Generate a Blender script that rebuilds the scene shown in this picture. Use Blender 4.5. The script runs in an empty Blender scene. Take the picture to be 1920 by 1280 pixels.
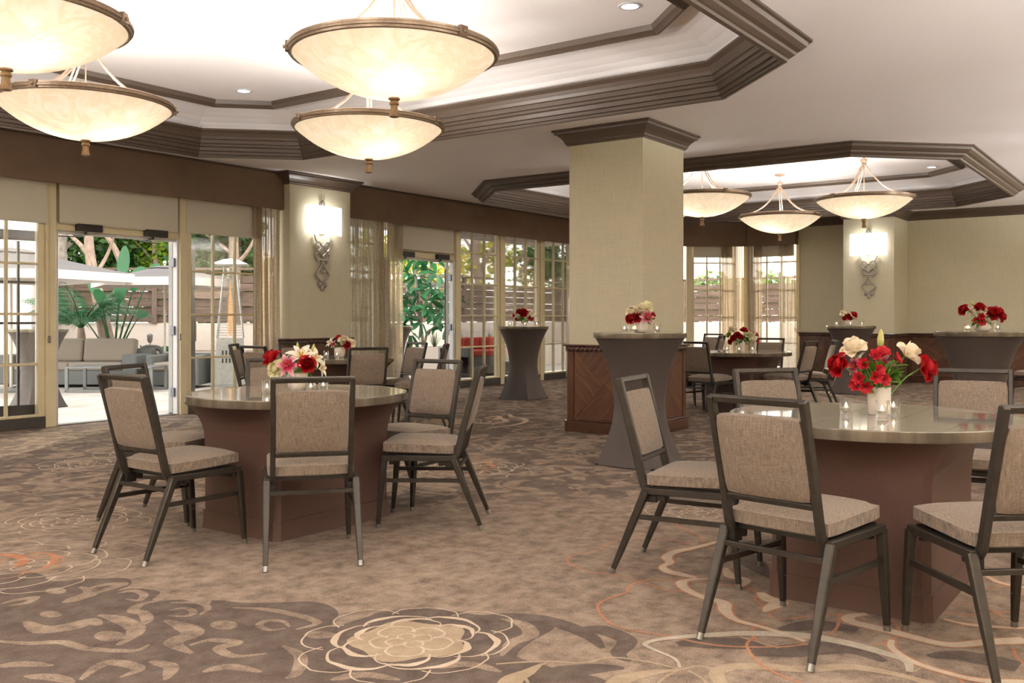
import bpy, bmesh, math, random
from mathutils import Vector, Matrix
random.seed(7)
PI = math.pi
C = bpy.context.scene.collection
S = bpy.context.scene

# ------------------------------------------------------------------ camera, world, sun, exposure
F, CX, HY, CAMH = 1774.0, 960.0, 597.0, 1.2
TH = math.atan2(1280, 1774)                      # yaw of the view in the room's own axes
co, si = math.cos(TH), math.sin(TH)
cam = bpy.data.cameras.new('camera'); camo = bpy.data.objects.new('camera', cam); C.objects.link(camo)
cam.sensor_width = 36; cam.lens = 36*F/1920; cam.shift_y = -(640-HY)/1920; cam.clip_start = .05
camo.location = (0, 0, CAMH); camo.rotation_euler = (PI/2, 0, TH-PI/2)
S.camera = camo

world = bpy.data.worlds.new('sky'); S.world = world; world.use_nodes = True
wn = world.node_tree.nodes; wl = world.node_tree.links
wn['Background'].inputs['Color'].default_value = (1.0, .965, .915, 1)
wn['Background'].inputs['Strength'].default_value = 1.5

sun = bpy.data.lights.new('sun', 'SUN'); suno = bpy.data.objects.new('sun', sun); C.objects.link(suno)
sun.energy = 2.2; sun.angle = math.radians(1.2); sun.color = (1.0, .82, .58)
_az, _el = math.atan2(si-.02*co, co+.02*si), math.radians(13)
_sd = Vector((math.cos(_az)*math.cos(_el), math.sin(_az)*math.cos(_el), math.sin(_el)))
suno.rotation_euler = _sd.to_track_quat('Z', 'Y').to_euler()
suno.location = (20, 15, 8)

vs = S.view_settings
vs.view_transform = 'Standard'; vs.look = 'None'; vs.gamma = 1; vs.use_curve_mapping = False
vs.exposure = 1.45
S.cycles.max_bounces = 9; S.cycles.diffuse_bounces = 5; S.cycles.transparent_max_bounces = 24
S.cycles.transmission_bounces = 6; S.cycles.glossy_bounces = 4
S.cycles.caustics_reflective = False; S.cycles.caustics_refractive = False
S.cycles.sample_clamp_indirect = 6.0
PENDANT_W = 31.0; FILL_K = 5.2; SCONCE_W = 5.0; CAN_W = 14.0

# ------------------------------------------------------------------ projection helpers (photo pixel -> point of the place)
def Dr(x, y=HY):
    r = (x-CX)/F
    return (co+r*si, si-r*co, (HY-y)/F)
def fl(x, y, z=0.0):
    d = Dr(x, y); t = (z-CAMH)/d[2]; return Vector((d[0]*t, d[1]*t, z))
def at(x, y, depth):
    d = Dr(x, y); return Vector((d[0]*depth, d[1]*depth, CAMH+d[2]*depth))
def atV(x, V):
    d = Dr(x); return d[0]*V/d[1]
RZC = TH-PI/2                                    # local +X = to the right of the view, +Y = away

# ------------------------------------------------------------------ materials
MATS = {}
def srgb(c):
    if isinstance(c, str):
        c = tuple(int(c[i:i+2], 16)/255 for i in (0, 2, 4))
    return tuple(((v/12.92) if v <= .04045 else ((v+.055)/1.055)**2.4) for v in c)+(1,)
class N:
    def __init__(s, name):
        s.m = bpy.data.materials.new(name); s.m.use_nodes = True; s.t = s.m.node_tree
        s.b = s.t.nodes['Principled BSDF']; s.out = s.t.nodes['Material Output']; MATS[name] = s.m
    def n(s, typ, ins=None, **kw):
        nd = s.t.nodes.new(typ)
        for k, v in kw.items(): setattr(nd, k, v)
        for k, v in (ins or {}).items(): s.i(nd, k, v)
        return nd
    def i(s, nd, k, v):
        sk = nd.inputs[k]
        if isinstance(v, bpy.types.NodeSocket): s.t.links.new(v, sk)
        else: sk.default_value = v
    def coord(s, kind='Object', scale=(1, 1, 1), rot=(0, 0, 0)):
        tc = s.n('ShaderNodeTexCoord'); mp = s.n('ShaderNodeMapping', {'Vector': tc.outputs[kind], 'Scale': scale, 'Rotation': rot})
        return mp.outputs[0]
    def world(s, scale=(1, 1, 1), rot=(0, 0, 0)):
        g = s.n('ShaderNodeNewGeometry'); mp = s.n('ShaderNodeMapping', {'Vector': g.outputs['Position'], 'Scale': scale, 'Rotation': rot})
        return mp.outputs[0]
    def noise(s, vec, scale, detail=4, rough=.55, dist=0):
        return s.n('ShaderNodeTexNoise', {'Vector': vec, 'Scale': scale, 'Detail': detail, 'Roughness': rough, 'Distortion': dist}).outputs[0]
    def ramp(s, fac, stops, interp='LINEAR'):
        r = s.n('ShaderNodeValToRGB', {'Fac': fac}); cr = r.color_ramp; cr.interpolation = interp
        while len(cr.elements) < len(stops): cr.elements.new(.5)
        for e, (p, c) in zip(cr.elements, stops):
            e.position = p; e.color = c if len(c) == 4 else srgb(c)
        return r.outputs[0]
    def mix(s, fac, a, b, blend='MIX'):
        m = s.n('ShaderNodeMix', data_type='RGBA', blend_type=blend)
        s.i(m, 0, fac); s.i(m, 6, a); s.i(m, 7, b); return m.outputs[2]
    def math(s, op, a, b=0.0, c=None):
        m = s.n('ShaderNodeMath', operation=op); s.i(m, 0, a); s.i(m, 1, b)
        if c is not None: s.i(m, 2, c)
        return m.outputs[0]
    def bump(s, h, strength, dist=.01):
        b = s.n('ShaderNodeBump', {'Height': h, 'Strength': strength, 'Distance': dist}); s.i(s.b, 'Normal', b.outputs[0])
    def set(s, **kw):
        for k, v in kw.items(): s.i(s.b, k.replace('_', ' '), v)
        return s
def simple(name, col, rough=.5, metal=0.0, var=.06, scale=12.0, bump=0.0, spec=None, world=False, coat=0.0, stretch=(1, 1, 1)):
    n = N(name); v = n.world(stretch) if world else n.coord('Object', stretch)
    nz = n.noise(v, scale); a = srgb(col)
    lo = tuple(x*(1-var*2) for x in a[:3])+(1,); hi = tuple(min(1, x*(1+var*2)) for x in a[:3])+(1,)
    n.set(Base_Color=n.ramp(nz, [(.25, lo), (.75, hi)]), Roughness=rough, Metallic=metal)
    if spec is not None: n.set(Specular_IOR_Level=spec)
    if coat: n.set(Coat_Weight=coat, Coat_Roughness=.08)
    if bump: n.bump(nz, bump)
    return n.m
def M(k): return MATS[k]

simple('ceiling_paint', 'f0ebea', .9, var=.015, scale=60, bump=.08, world=True)
simple('tray_paint', 'f1ebe8', .9, var=.01, scale=40, bump=.04, world=True)
simple('trim_brown', '57493d', .4, var=.14, scale=90, bump=.12, world=True, metal=.05)
simple('valance_brown', '75604f', .75, var=.06, scale=3, world=True)
simple('shade_cloth', 'cac5b7', .95, var=.03, scale=200, world=True, stretch=(1, 1, .3))
simple('window_frame', 'd6cba9', .5, var=.03, scale=5, world=True)
simple('door_dark', '45423f', .45, var=.05, scale=20, world=True)
simple('jamb_white', 'c9c9c9', .5, var=.03, world=True)
simple('baseboard_dark', '47433e', .6, var=.05, world=True)
simple('closer_black', '1f1d1b', .4, var=.05)
simple('steel', '8b8a88', .35, metal=.9, var=.08)
simple('hinge_steel', '70747c', .4, metal=.6, var=.08)
simple('chair_metal', '3d3832', .38, metal=.4, var=.12, scale=30)
simple('foot_cap', '8d8b86', .3, metal=.7, var=.1)
simple('table_cover', '4d3831', .5, var=.08, scale=140, bump=.05)
simple('table_cover_warm', '5c433b', .48, var=.08, scale=140, bump=.05)
simple('spandex', '4d4440', .6, var=.04, scale=300, bump=.03)
simple('bronze', '8a7763', .38, metal=.6, var=.12, scale=40)
simple('bronze_pale', '97806c', .42, metal=.4, var=.08, scale=40)
simple('finial_wood', '7f6546', .45, var=.2, scale=30, stretch=(6, 6, 1))
simple('sconce_silver', 'a19c94', .4, metal=.25, var=.15, scale=60, bump=.1)
simple('ceramic', 'ddd5cb', .2, var=.03, scale=6, coat=.3)
simple('wax', 'efe6da', .6, var=.03)
simple('stucco', 'e2d8ce', .9, var=.03, scale=30, bump=.15, world=True)
simple('building_white', 'dcd6d2', .9, var=.02, scale=30, bump=.1, world=True)
simple('fence_wood', '6f5d52', .8, var=.22, scale=6, bump=.2, world=True, stretch=(.4, .4, 4))
simple('fence_post', '77665a', .8, var=.12, scale=6, bump=.2, world=True, stretch=(4, 4, .4))
simple('soil', '7a6455', .95, var=.3, scale=30, bump=.6, world=True)
simple('umbrella_canvas', '5b5858', .9, var=.03, scale=40)
simple('umbrella_valance', 'e0dad6', .9, var=.02, scale=40)
simple('pole_white', 'cfc8bf', .45, var=.04)
simple('cushion_beige', '999084', .9, var=.05, scale=200, bump=.1)
simple('cushion_red', 'c4453a', .85, var=.05, scale=200, bump=.1)
simple('outdoor_metal', '7d7f7e', .45, metal=.3, var=.05)
simple('heater_steel', 'a7aaa8', .35, metal=.6, var=.08)
simple('bark', '9b8778', .9, var=.2, scale=14, bump=.5, stretch=(1, 1, .35))
simple('bark_grey', 'a89f97', .9, var=.22, scale=18, bump=.6, stretch=(1, 1, .5))
simple('stem_green', '6f9a4c', .55, var=.12, scale=20)
simple('stamen', 'c98222', .7, var=.1)
simple('outlet_grey', '55504b', .6, var=.05)

def wallpaper():
    n = N('wallpaper')
    a = n.noise(n.world((260, 260, 6)), 1.0, 2); b = n.noise(n.world((6, 6, 300)), 1.0, 2); g = n.noise(n.world(), 2.2, 3)
    f = n.math('ADD', n.math('MULTIPLY', a, .5), n.math('MULTIPLY', b, .5))
    n.set(Base_Color=n.mix(n.math('MULTIPLY', g, .35), n.ramp(f, [(.3, 'bab399'), (.7, 'd6d0b8')]), srgb('c6bfa5')), Roughness=.6)
    n.bump(f, .15, .004)
wallpaper()
def carpet(name, stops, blotch=None):
    n = N(name)
    fine = n.noise(n.world(), 190, 3, .7); mid = n.noise(n.world((1, 1, 1)), 9, 5, .7)
    big = n.noise(n.world(), 1.1, 3)
    f = n.math('ADD', n.math('MULTIPLY', fine, .42), n.math('ADD', n.math('MULTIPLY', mid, .48), n.math('MULTIPLY', big, .10)))
    col = n.ramp(f, stops)
    if blotch:
        w = n.noise(n.world((1, 1, 1)), 3.1, 2, .5, 1.6); bands = n.noise(n.world((1, 1, 1), (0, 0, .4)), .33, 2)
        # the figured field starts a few metres away from the near tables; the near ground is plain
        g = n.n('ShaderNodeNewGeometry'); sx = n.n('ShaderNodeSeparateXYZ', {'Vector': g.outputs['Position']})
        far = n.n('ShaderNodeMapRange', {'Value': n.math('ADD', n.math('ADD', sx.outputs[0], n.math('MULTIPLY', sx.outputs[1], .75)), n.math('MULTIPLY', bands, 3.0)),
                                       'From Min': 8.3, 'From Max': 9.3}).outputs[0]
        edge = n.n('ShaderNodeMapRange', {'Value': n.math('ADD', w, n.math('MULTIPLY', n.math('SUBTRACT', fine, .5), .12)), 'From Min': .475, 'From Max': .5}).outputs[0]
        col = n.mix(n.math('MULTIPLY', n.math('MULTIPLY', edge, far), .85), col, n.ramp(f, blotch))
    n.set(Base_Color=col, Roughness=1.0, Specular_IOR_Level=.1); n.bump(fine, .5, .006)
TAN = [(.37, '5a4f46'), (.47, '817164'), (.57, '9f8f7e')]
DARK = [(.34, '463d38'), (.47, '5f544d'), (.6, '73675e')]
carpet('carpet', TAN, DARK)
carpet('carpet_tan', TAN)
carpet('carpet_dark', DARK)
carpet('carpet_cream', [(.3, 'a2907c'), (.5, 'bcab97'), (.65, 'cdbeab')])
carpet('carpet_gold', [(.3, '867560'), (.5, 'a2907a'), (.65, 'b6a58f')])
carpet('carpet_grey', [(.3, '948878'), (.5, 'b1a696'), (.65, 'c6bbab')])
carpet('carpet_orange', [(.3, '946047'), (.5, 'ad7a5d'), (.65, 'c09378')])

def wood(name, rot, a='3c241a', b='6e4a36'):
    n = N(name); v = n.world((1, 1, 1), rot)
    st = n.n('ShaderNodeMapping', {'Vector': v, 'Scale': (1.2, 14, 14)}).outputs[0]
    w = n.noise(st, 1.6, 6, .6, 1.2); g = n.noise(st, 11, 3)
    f = n.math('ADD', n.math('MULTIPLY', w, .75), n.math('MULTIPLY', g, .25))
    n.set(Base_Color=n.ramp(f, [(.33, a), (.66, b)]), Roughness=.32, Coat_Weight=.25, Coat_Roughness=.15); n.bump(g, .03, .003)
wood('wood_a', (PI/4, 0, PI/2)); wood('wood_b', (-PI/4, 0, PI/2), '40281c', '76503a')
wood('wood_c', (0, PI/4, 0)); wood('wood_d', (0, -PI/4, 0), '40281c', '76503a')
wood('wood_up', (0, PI/2, 0), '43261a', '65402d'); wood('wood_rail', (0, 0, 0), '3a231a', '5a392a')
wood('wood_rail_v', (0, 0, PI/2), '3a231a', '5a392a')

def fabric(name, a, b):
    n = N(name)
    x = n.noise(n.coord('Object', (40, 900, 900)), 1, 2, .6); y = n.noise(n.coord('Object', (700, 60, 30)), 1, 2, .6)
    f = n.math('ADD', n.math('MULTIPLY', x, .5), n.math('MULTIPLY', y, .5))
    n.set(Base_Color=n.ramp(f, [(.34, a), (.5, tuple((p+q)/2 for p, q in zip(srgb(a), srgb(b)))), (.64, b)]), Roughness=.95, Specular_IOR_Level=.15, Sheen_Weight=.15)
    n.bump(f, .25, .003)
fabric('chair_fabric', '574c43', '9f9080')

def tile():
    n = N('tile_stone'); oi = n.n('ShaderNodeObjectInfo')
    nz = n.noise(n.world(), 5, 5, .6, .8)
    f = n.math('ADD', n.math('MULTIPLY', nz, .7), n.math('MULTIPLY', oi.outputs['Random'], .3))
    n.set(Base_Color=n.ramp(f, [(.25, '7d796d'), (.6, '98948a'), (.85, 'a9a59a')]), Roughness=.07, Specular_IOR_Level=.6, Coat_Weight=.5, Coat_Roughness=.03)
tile()
def rim():
    n = N('table_rim'); nz = n.noise(n.coord('Object', (9, 9, .5)), 1.5, 3)
    n.set(Base_Color=n.ramp(nz, [(.35, '6f675a'), (.65, '948b7b')]), Roughness=.22, Metallic=.45)
rim()
def alabaster():
    n = N('alabaster'); v = n.coord('Object', (1, 1, 1), (.3, .2, .4))
    nz = n.noise(v, 3.0, 5, .6, 1.8)
    col = n.ramp(nz, [(.32, 'fff6e8'), (.5, 'f6e2c4'), (.62, 'fff1dc'), (.75, 'e6c79c')])
    dim = n.mix(1.0, col, (.12, .11, .095, 1), 'MULTIPLY'); tr = n.n('ShaderNodeBsdfTranslucent', {'Color': dim}); df = n.n('ShaderNodeBsdfDiffuse', {'Color': n.mix(1.0, col, (.5, .5, .5, 1), 'MULTIPLY')})
    em = n.n('ShaderNodeEmission', {'Color': n.mix(1.0, col, (1.0, .94, .85, 1), 'MULTIPLY'), 'Strength': .19})
    mx = n.n('ShaderNodeMixShader', {0: .45, 1: tr.outputs[0], 2: df.outputs[0]})
    ad = n.n('ShaderNodeAddShader'); n.t.links.new(mx.outputs[0], ad.inputs[0]); n.t.links.new(em.outputs[0], ad.inputs[1])
    n.t.links.new(ad.outputs[0], n.out.inputs[0])
alabaster()
def emis(name, col, st):
    n = N(name); nz = n.noise(n.coord(), 9, 2)
    em = n.n('ShaderNodeEmission', {'Color': n.mix(n.math('MULTIPLY', nz, .1), srgb(col), (1, 1, 1, 1)), 'Strength': st})
    n.t.links.new(em.outputs[0], n.out.inputs[0])
emis('lamp_shade', 'fff4e6', .8); emis('can_lens', 'fffaf2', 2.0); emis('flame', 'ffd08a', 14.0); emis('heater_flame', 'ffb468', .42); emis('bulb', 'ffe9c8', 6.0)
def glass(name, gl=.07, tint=(1, 1, 1, 1)):
    n = N(name); nz = n.noise(n.coord(), 3, 1)
    tr = n.n('ShaderNodeBsdfTransparent', {'Color': n.mix(n.math('MULTIPLY', nz, .04), tint, (.95, .97, .97, 1))}); g = n.n('ShaderNodeBsdfGlossy', {'Color': (1, 1, 1, 1), 'Roughness': .02})
    fr = n.n('ShaderNodeFresnel', {'IOR': 1.45})
    f = n.math('MULTIPLY', fr.outputs[0], gl/.04)
    mx = n.n('ShaderNodeMixShader', {0: f, 1: tr.outputs[0], 2: g.outputs[0]})
    n.t.links.new(mx.outputs[0], n.out.inputs[0])
glass('pane_glass', .035)
def clear_glass():
    n = N('votive_glass'); nz = n.noise(n.coord(), 20, 1)
    g = n.n('ShaderNodeBsdfGlass', {'Color': (1, 1, 1, 1), 'Roughness': n.math('MULTIPLY', nz, .02), 'IOR': 1.42}); t = n.n('ShaderNodeBsdfTransparent', {'Color': (1, 1, 1, 1)})
    mx = n.n('ShaderNodeMixShader', {0: .4, 1: t.outputs[0], 2: g.outputs[0]}); n.t.links.new(mx.outputs[0], n.out.inputs[0])
clear_glass()
def curtain_mat(name, col, alpha):
    n = N(name); w = n.noise(n.world((200, 200, 200)), 1, 2); sp = n.noise(n.world((30, 30, 60)), 1, 3)
    c = n.ramp(sp, [(.35, tuple(x*.75 for x in srgb(col)[:3])+(1,)), (.65, srgb(col))])
    df = n.n('ShaderNodeBsdfDiffuse', {'Color': c}); tl = n.n('ShaderNodeBsdfTranslucent', {'Color': c}); tr = n.n('ShaderNodeBsdfTransparent')
    m1 = n.n('ShaderNodeMixShader', {0: .5, 1: df.outputs[0], 2: tl.outputs[0]})
    f = n.math('MULTIPLY', n.math('ADD', n.math('MULTIPLY', w, .6), .7), alpha)
    m2 = n.n('ShaderNodeMixShader', {0: f, 1: m1.outputs[0], 2: tr.outputs[0]})
    n.t.links.new(m2.outputs[0], n.out.inputs[0])
curtain_mat('curtain_cloth', 'd0c2aa', .10); curtain_mat('sheer_cloth', 'ddd3bd', .34)
def leaf_mat(name, a, b, trans=.4):
    n = N(name); oi = n.n('ShaderNodeNewGeometry')
    r = n.noise(n.world(), 2.2, 3); f = n.math('ADD', n.math('MULTIPLY', oi.outputs['Random Per Island'], .55), n.math('MULTIPLY', r, .45))
    c = n.ramp(f, [(.25, a), (.75, b)])
    p = n.b; n.set(Base_Color=c, Roughness=.45)
    tl = n.n('ShaderNodeBsdfTranslucent', {'Color': c}); m = n.n('ShaderNodeMixShader', {0: trans, 1: p.outputs[0], 2: tl.outputs[0]})
    n.t.links.new(m.outputs[0], n.out.inputs[0])
leaf_mat('leaf_dark', '25491f', '567f3c'); leaf_mat('leaf_bright', '5d9a35', 'b5c94a', .55); leaf_mat('leaf_gold', '6f8f3a', 'd8c860', .6)
leaf_mat('leaf_palm', '1d4c2d', '437d52', .25); leaf_mat('leaf_schef', '1f5a34', '4f9460', .3); leaf_mat('leaf_bouquet', '33661f', '79a83c', .3)
leaf_mat('leaf_grass', '55785c', '8fae8a'); leaf_mat('hedge', '3c5f33', '94a95c', .5)
def petal(name, a, b, rad, trans=.3, s0=.25, s1=.75):
    n = N(name); tc = n.n('ShaderNodeTexCoord'); ln = n.n('ShaderNodeVectorMath', {0: tc.outputs['Object']}, operation='LENGTH')
    nz = n.noise(tc.outputs['Object'], 60, 2)
    f = n.math('ADD', n.math('DIVIDE', ln.outputs['Value'], rad), n.math('MULTIPLY', n.math('SUBTRACT', nz, .5), .25))
    c = n.ramp(f, [(s0, a), (s1, b)]); n.set(Base_Color=c, Roughness=.55)
    tl = n.n('ShaderNodeBsdfTranslucent', {'Color': c}); m = n.n('ShaderNodeMixShader', {0: trans, 1: n.b.outputs[0], 2: tl.outputs[0]})
    n.t.links.new(m.outputs[0], n.out.inputs[0])
petal('petal_red', '6d020b', 'b00d18', .035, .2); petal('petal_white', 'e3d9a8', 'f6ecd6', .035); petal('petal_lily_white', 'd9d488', 'f7f1e2', .07)
petal('petal_lily_pink', 'b3124c', 'f3d6d8', .105, .25, .45, .95); petal('petal_alst', '8a0616', 'c01c2b', .03, .2); petal('petal_green', '9dbb3a', 'cfd77a', .05); petal('petal_bud', '93a84e', 'd3cf86', .08)
petal('petal_cream_yellow', 'e2dc9a', 'f3eecb', .035)
def wicker():
    n = N('wicker'); v = n.coord('Object', (60, 60, 90)); w = n.n('ShaderNodeTexChecker', {'Vector': v, 'Scale': 1.0})
    n.set(Base_Color=n.mix(w.outputs[1], srgb('5a5d5c'), srgb('7b7f7d')), Roughness=.6); n.bump(w.outputs[1], .4, .006)
wicker()
def patio():
    n = N('patio_stone'); a = n.noise(n.world((1, 1, 1)), 2.0, 5, .6, .5)
    n.set(Base_Color=n.ramp(a, [(.3, 'a39e97'), (.7, 'c9c4bc')]), Roughness=.8); n.bump(a, .1)
patio()

# ------------------------------------------------------------------ mesh building
class MB:
    def __init__(s): s.v = []; s.f = []
    def add(s, vs_, fs, m=None):
        o = len(s.v)
        s.v += [tuple(m @ Vector(p)) if m else tuple(p) for p in vs_]
        s.f += [tuple(i+o for i in f) for f in fs]; return s
    def box(s, x0, x1, y0, y1, z0, z1, m=None):
        return s.add([(x0, y0, z0), (x1, y0, z0), (x1, y1, z0), (x0, y1, z0), (x0, y0, z1), (x1, y0, z1), (x1, y1, z1), (x0, y1, z1)],
                     [(3, 2, 1, 0), (4, 5, 6, 7), (0, 1, 5, 4), (1, 2, 6, 5), (2, 3, 7, 6), (3, 0, 4, 7)], m)
    def loft(s, loops, cap=True, m=None, closed=True):
        n = len(loops[0]); vs_ = [p for l in loops for p in l]; fs = []
        for k in range(len(loops)-1):
            for i in range(n if closed else n-1):
                j = (i+1) % n; fs.append((k*n+i, k*n+j, (k+1)*n+j, (k+1)*n+i))
        if cap and closed: fs += [tuple(range(n-1, -1, -1)), tuple((len(loops)-1)*n+i for i in range(n))]
        return s.add(vs_, fs, m)
    def lathe(s, prof, n=24, m=None, cap=False):
        return s.loft([[(r*math.cos(2*PI*i/n), r*math.sin(2*PI*i/n), z) for i in range(n)] for r, z in prof], cap, m)
    def tube(s, path, rad, n=8, m=None, sec=None, up=(0, 0, 1), cap=True):
        path = [Vector(p) for p in path]; loops = []; nrm = None
        for i, p in enumerate(path):
            t = ((path[min(i+1, len(path)-1)]-path[max(i-1, 0)])).normalized()
            if nrm is None:
                u = Vector(up)
                if abs(u.dot(t)) > .95: u = Vector((0, 1, 0))
                nrm = (u-t*u.dot(t)).normalized()
            else:
                nrm = (nrm-t*nrm.dot(t)); nrm.normalize()
            b = t.cross(nrm); r = rad[i] if isinstance(rad, (list, tuple)) else rad
            if sec: loops.append([p+nrm*(a*r)+b*(c*r) for a, c in sec])
            else: loops.append([p+nrm*(math.cos(2*PI*k/n)*r)+b*(math.sin(2*PI*k/n)*r) for k in range(n)])
        return s.loft(loops, cap, m)
    def sphere(s, c, r, n=10, m=None, sc=(1, 1, 1)):
        k = max(4, n//2+1)
        return s.loft([[(c[0]+sc[0]*r*math.sin(PI*(j+.02)/(k+.04))*math.cos(2*PI*i/n), c[1]+sc[1]*r*math.sin(PI*(j+.02)/(k+.04))*math.sin(2*PI*i/n), c[2]-sc[2]*r*math.cos(PI*(j+.02)/(k+.04))) for i in range(n)] for j in range(k+1)], True, m)
    def prism(s, poly, z0, z1, m=None):
        return s.loft([[(x, y, z0) for x, y in poly], [(x, y, z1) for x, y in poly]], True, m)
    def mesh(s, name, smooth=False, bevel=0, seg=1):
        me = bpy.data.meshes.new(name); me.from_pydata(s.v, [], s.f)
        bm = bmesh.new(); bm.from_mesh(me)
        bmesh.ops.recalc_face_normals(bm, faces=bm.faces)
        if bevel: bmesh.ops.bevel(bm, geom=[e for e in bm.edges if len(e.link_faces) == 2 and e.calc_face_angle(0) > .5], offset=bevel, segments=seg, profile=.6, affect='EDGES')
        bm.to_mesh(me); bm.free()
        if smooth:
            me.polygons.foreach_set('use_smooth', [True]*len(me.polygons)); me.set_sharp_from_angle(angle=.75)
        me.update(); return me
SQ = [(1, 1), (-1, 1), (-1, -1), (1, -1)]
def ob(name, mb, mat, parent=None, smooth=False, bevel=0, seg=1, loc=(0, 0, 0), rot=(0, 0, 0)):
    me = mb.mesh(name, smooth, bevel, seg) if isinstance(mb, MB) else mb
    if mat and not me.materials: me.materials.append(M(mat))
    o = bpy.data.objects.new(name, me); C.objects.link(o); o.parent = parent; o.location = loc; o.rotation_euler = rot
    return o
def tag(o, label, cat, group=None):
    o['label'] = label; o['category'] = cat
    if group: o['group'] = group
    return o
def thing(name, label, cat, loc=(0, 0, 0), rz=0, group=None):
    o = bpy.data.objects.new(name, None); C.objects.link(o); o.location = loc; o.rotation_euler = (0, 0, rz); o.empty_display_size = .1
    return tag(o, label, cat, group)
def struct(o, label=None):
    o['kind'] = 'structure'
    if label: o['label'] = label
    return o
def sthing(name, label, loc=(0, 0, 0), rz=0):
    o = bpy.data.objects.new(name, None); C.objects.link(o); o.location = loc; o.rotation_euler = (0, 0, rz); return struct(o, label)
def dup(root, loc, rz, label=None, group=None):
    kids = {}
    for o in C.objects:
        if o.parent: kids.setdefault(o.parent.name, []).append(o)
    def rec(o, par):
        c = o.copy(); C.objects.link(c); c.parent = par
        for k in kids.get(o.name, []): rec(k, c)
        return c
    r = rec(root, None); r.location = loc; r.rotation_euler = (0, 0, rz)
    if label: r['label'] = label
    if group: r['group'] = group
    return r
def catmull(pts, k=6):
    P = [Vector(p) for p in pts]; out = []
    if len(P) < 3:
        return P
    for i in range(len(P)-1):
        a, b, c, d = P[max(i-1, 0)], P[i], P[i+1], P[min(i+2, len(P)-1)]
        for j in range(k):
            t = j/k; out.append(.5*((2*b)+(c-a)*t+(2*a-5*b+4*c-d)*t*t+(3*b-a-3*c+d)*t**3))
    out.append(P[-1]); return out

# ================================================================== THE ROOM
HC = 3.2                                         # main ceiling
VW = 10.33; UW = 18.86                           # window wall, end wall
CH0 = (16.85, VW); CH1 = (UW, 7.62)              # the slanted corner with a window
room = [(-3, -3), (UW, -3), CH1, CH0, (-3, VW)]
fo = ob('floor', MB().add([(x, y, 0) for x, y in room]+[(x, y, -.1) for x, y in room], [(0, 1, 2, 3, 4), (9, 8, 7, 6, 5), (0, 5, 6, 1), (1, 6, 7, 2), (2, 7, 8, 3), (3, 8, 9, 4), (4, 9, 5, 0)]), 'carpet')
struct(fo, 'brown mottled banquet carpet with scrolls, cream rosettes and orange veins')

def octo(r, o, z):
    x0, x1, y0, y1, c = r; x0 -= o; x1 += o; y0 -= o; y1 += o; c = c+o*(2-math.sqrt(2))
    return [(x0+c, y0, z), (x1-c, y0, z), (x1, y0+c, z), (x1, y1-c, z), (x1-c, y1, z), (x0+c, y1, z), (x0, y1-c, z), (x0, y0+c, z)]
TRAYS = [(1.45, 7.5, 2.42, 9.24, .82), (11.05, 17.0, 2.25, 9.2, .95)]
bm = bmesh.new()
for loop in [[(x, y, HC) for x, y in room]]+[octo(r, 0, HC) for r in TRAYS]:
    v = [bm.verts.new(p) for p in loop]
    for i in range(len(v)): bm.edges.new((v[i], v[(i+1) % len(v)]))
bmesh.ops.triangle_fill(bm, use_beauty=True, edges=bm.edges[:])
me = bpy.data.meshes.new('ceiling'); bm.to_mesh(me); bm.free(); me.materials.append(M('ceiling_paint'))
ceil = bpy.data.objects.new('ceiling', me); C.objects.link(ceil); struct(ceil, 'off-white textured ceiling around two eight-sided trays')
ZT = 3.56
for k, r in enumerate(TRAYS):
    prof = [(0.0, 3.34)]+[(-.66*(1-math.cos(a)), 3.34+(ZT-3.34)*math.sin(a)) for a in [PI/2*i/7 for i in range(1, 8)]]
    ob('tray_cove', MB().loft([octo(r, o, z) for o, z in prof], False), 'tray_paint', ceil)
    ob('tray_panel', MB().add(octo(r, -.62, ZT), [tuple(range(8))]), 'tray_paint', ceil)
    # heavy frame moulding round the opening, hanging below the ceiling and lining the well
    out = [(.20, HC), (.20, HC-.018), (.175, HC-.022), (.165, HC-.05), (.13, HC-.075), (.095, HC-.085), (.09, HC-.105), (.06, HC-.125), (.045, HC-.13), (.04, HC-.15), (.012, HC-.155),
           (.012, HC-.148), (0.0, HC-.148), (0, HC-.125), (-.018, HC-.12), (-.018, HC-.088), (-.04, HC-.083), (-.045, HC-.045), (-.062, HC-.035), (-.062, HC-.01), (-.085, HC-.005), (-.085, HC+.035), (-.10, HC+.042), (-.108, HC+.07), (-.125, HC+.105), (-.155, HC+.135), (-.155, HC+.152), (0, HC+.16)]
    struct(ob('trim_%d' % (k*2+1), MB().loft([octo(r, o, z) for o, z in out], False), 'trim_brown'), 'stepped brown moulding framing the %s ceiling tray' % ('larger four-lamp' if k == 0 else 'farther'))
    ring = [(-.60, ZT-.003), (-.60, ZT-.05), (-.615, ZT-.06), (-.63, ZT-.075), (-.65, ZT-.08), (-.67, ZT-.06), (-.69, ZT-.045), (-.70, ZT)]
    struct(ob('trim_%d' % (k*2+2), MB().loft([octo(r, o, z) for o, z in ring], False), 'trim_brown'), 'thin brown ring moulding high in the %s ceiling tray' % ('larger four-lamp' if k == 0 else 'farther'))

# ---- plain walls
def wallbox(name, mat, label, x0, x1, y0, y1, z0=0, z1=HC+.02):
    return struct(ob(name, MB().box(x0, x1, y0, y1, z0, z1), mat), label)
wallbox('wall_right', 'wallpaper', 'beige woven wallpaper on the end wall behind the tall tables', UW, UW+.15, -3, 6.45)
wallbox('wall_front', 'wallpaper', 'beige papered front wall facing the end wall', -3.15, -3, -3, VW)
wallbox('wall_side', 'wallpaper', 'beige papered wall opposite the garden windows', -3, UW, -3.15, -3)
wallbox('wall_back', 'wallpaper', 'pier of wall behind the valances above the garden windows', -3, CH0[0], VW+.02, VW+.2, 2.78)
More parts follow.
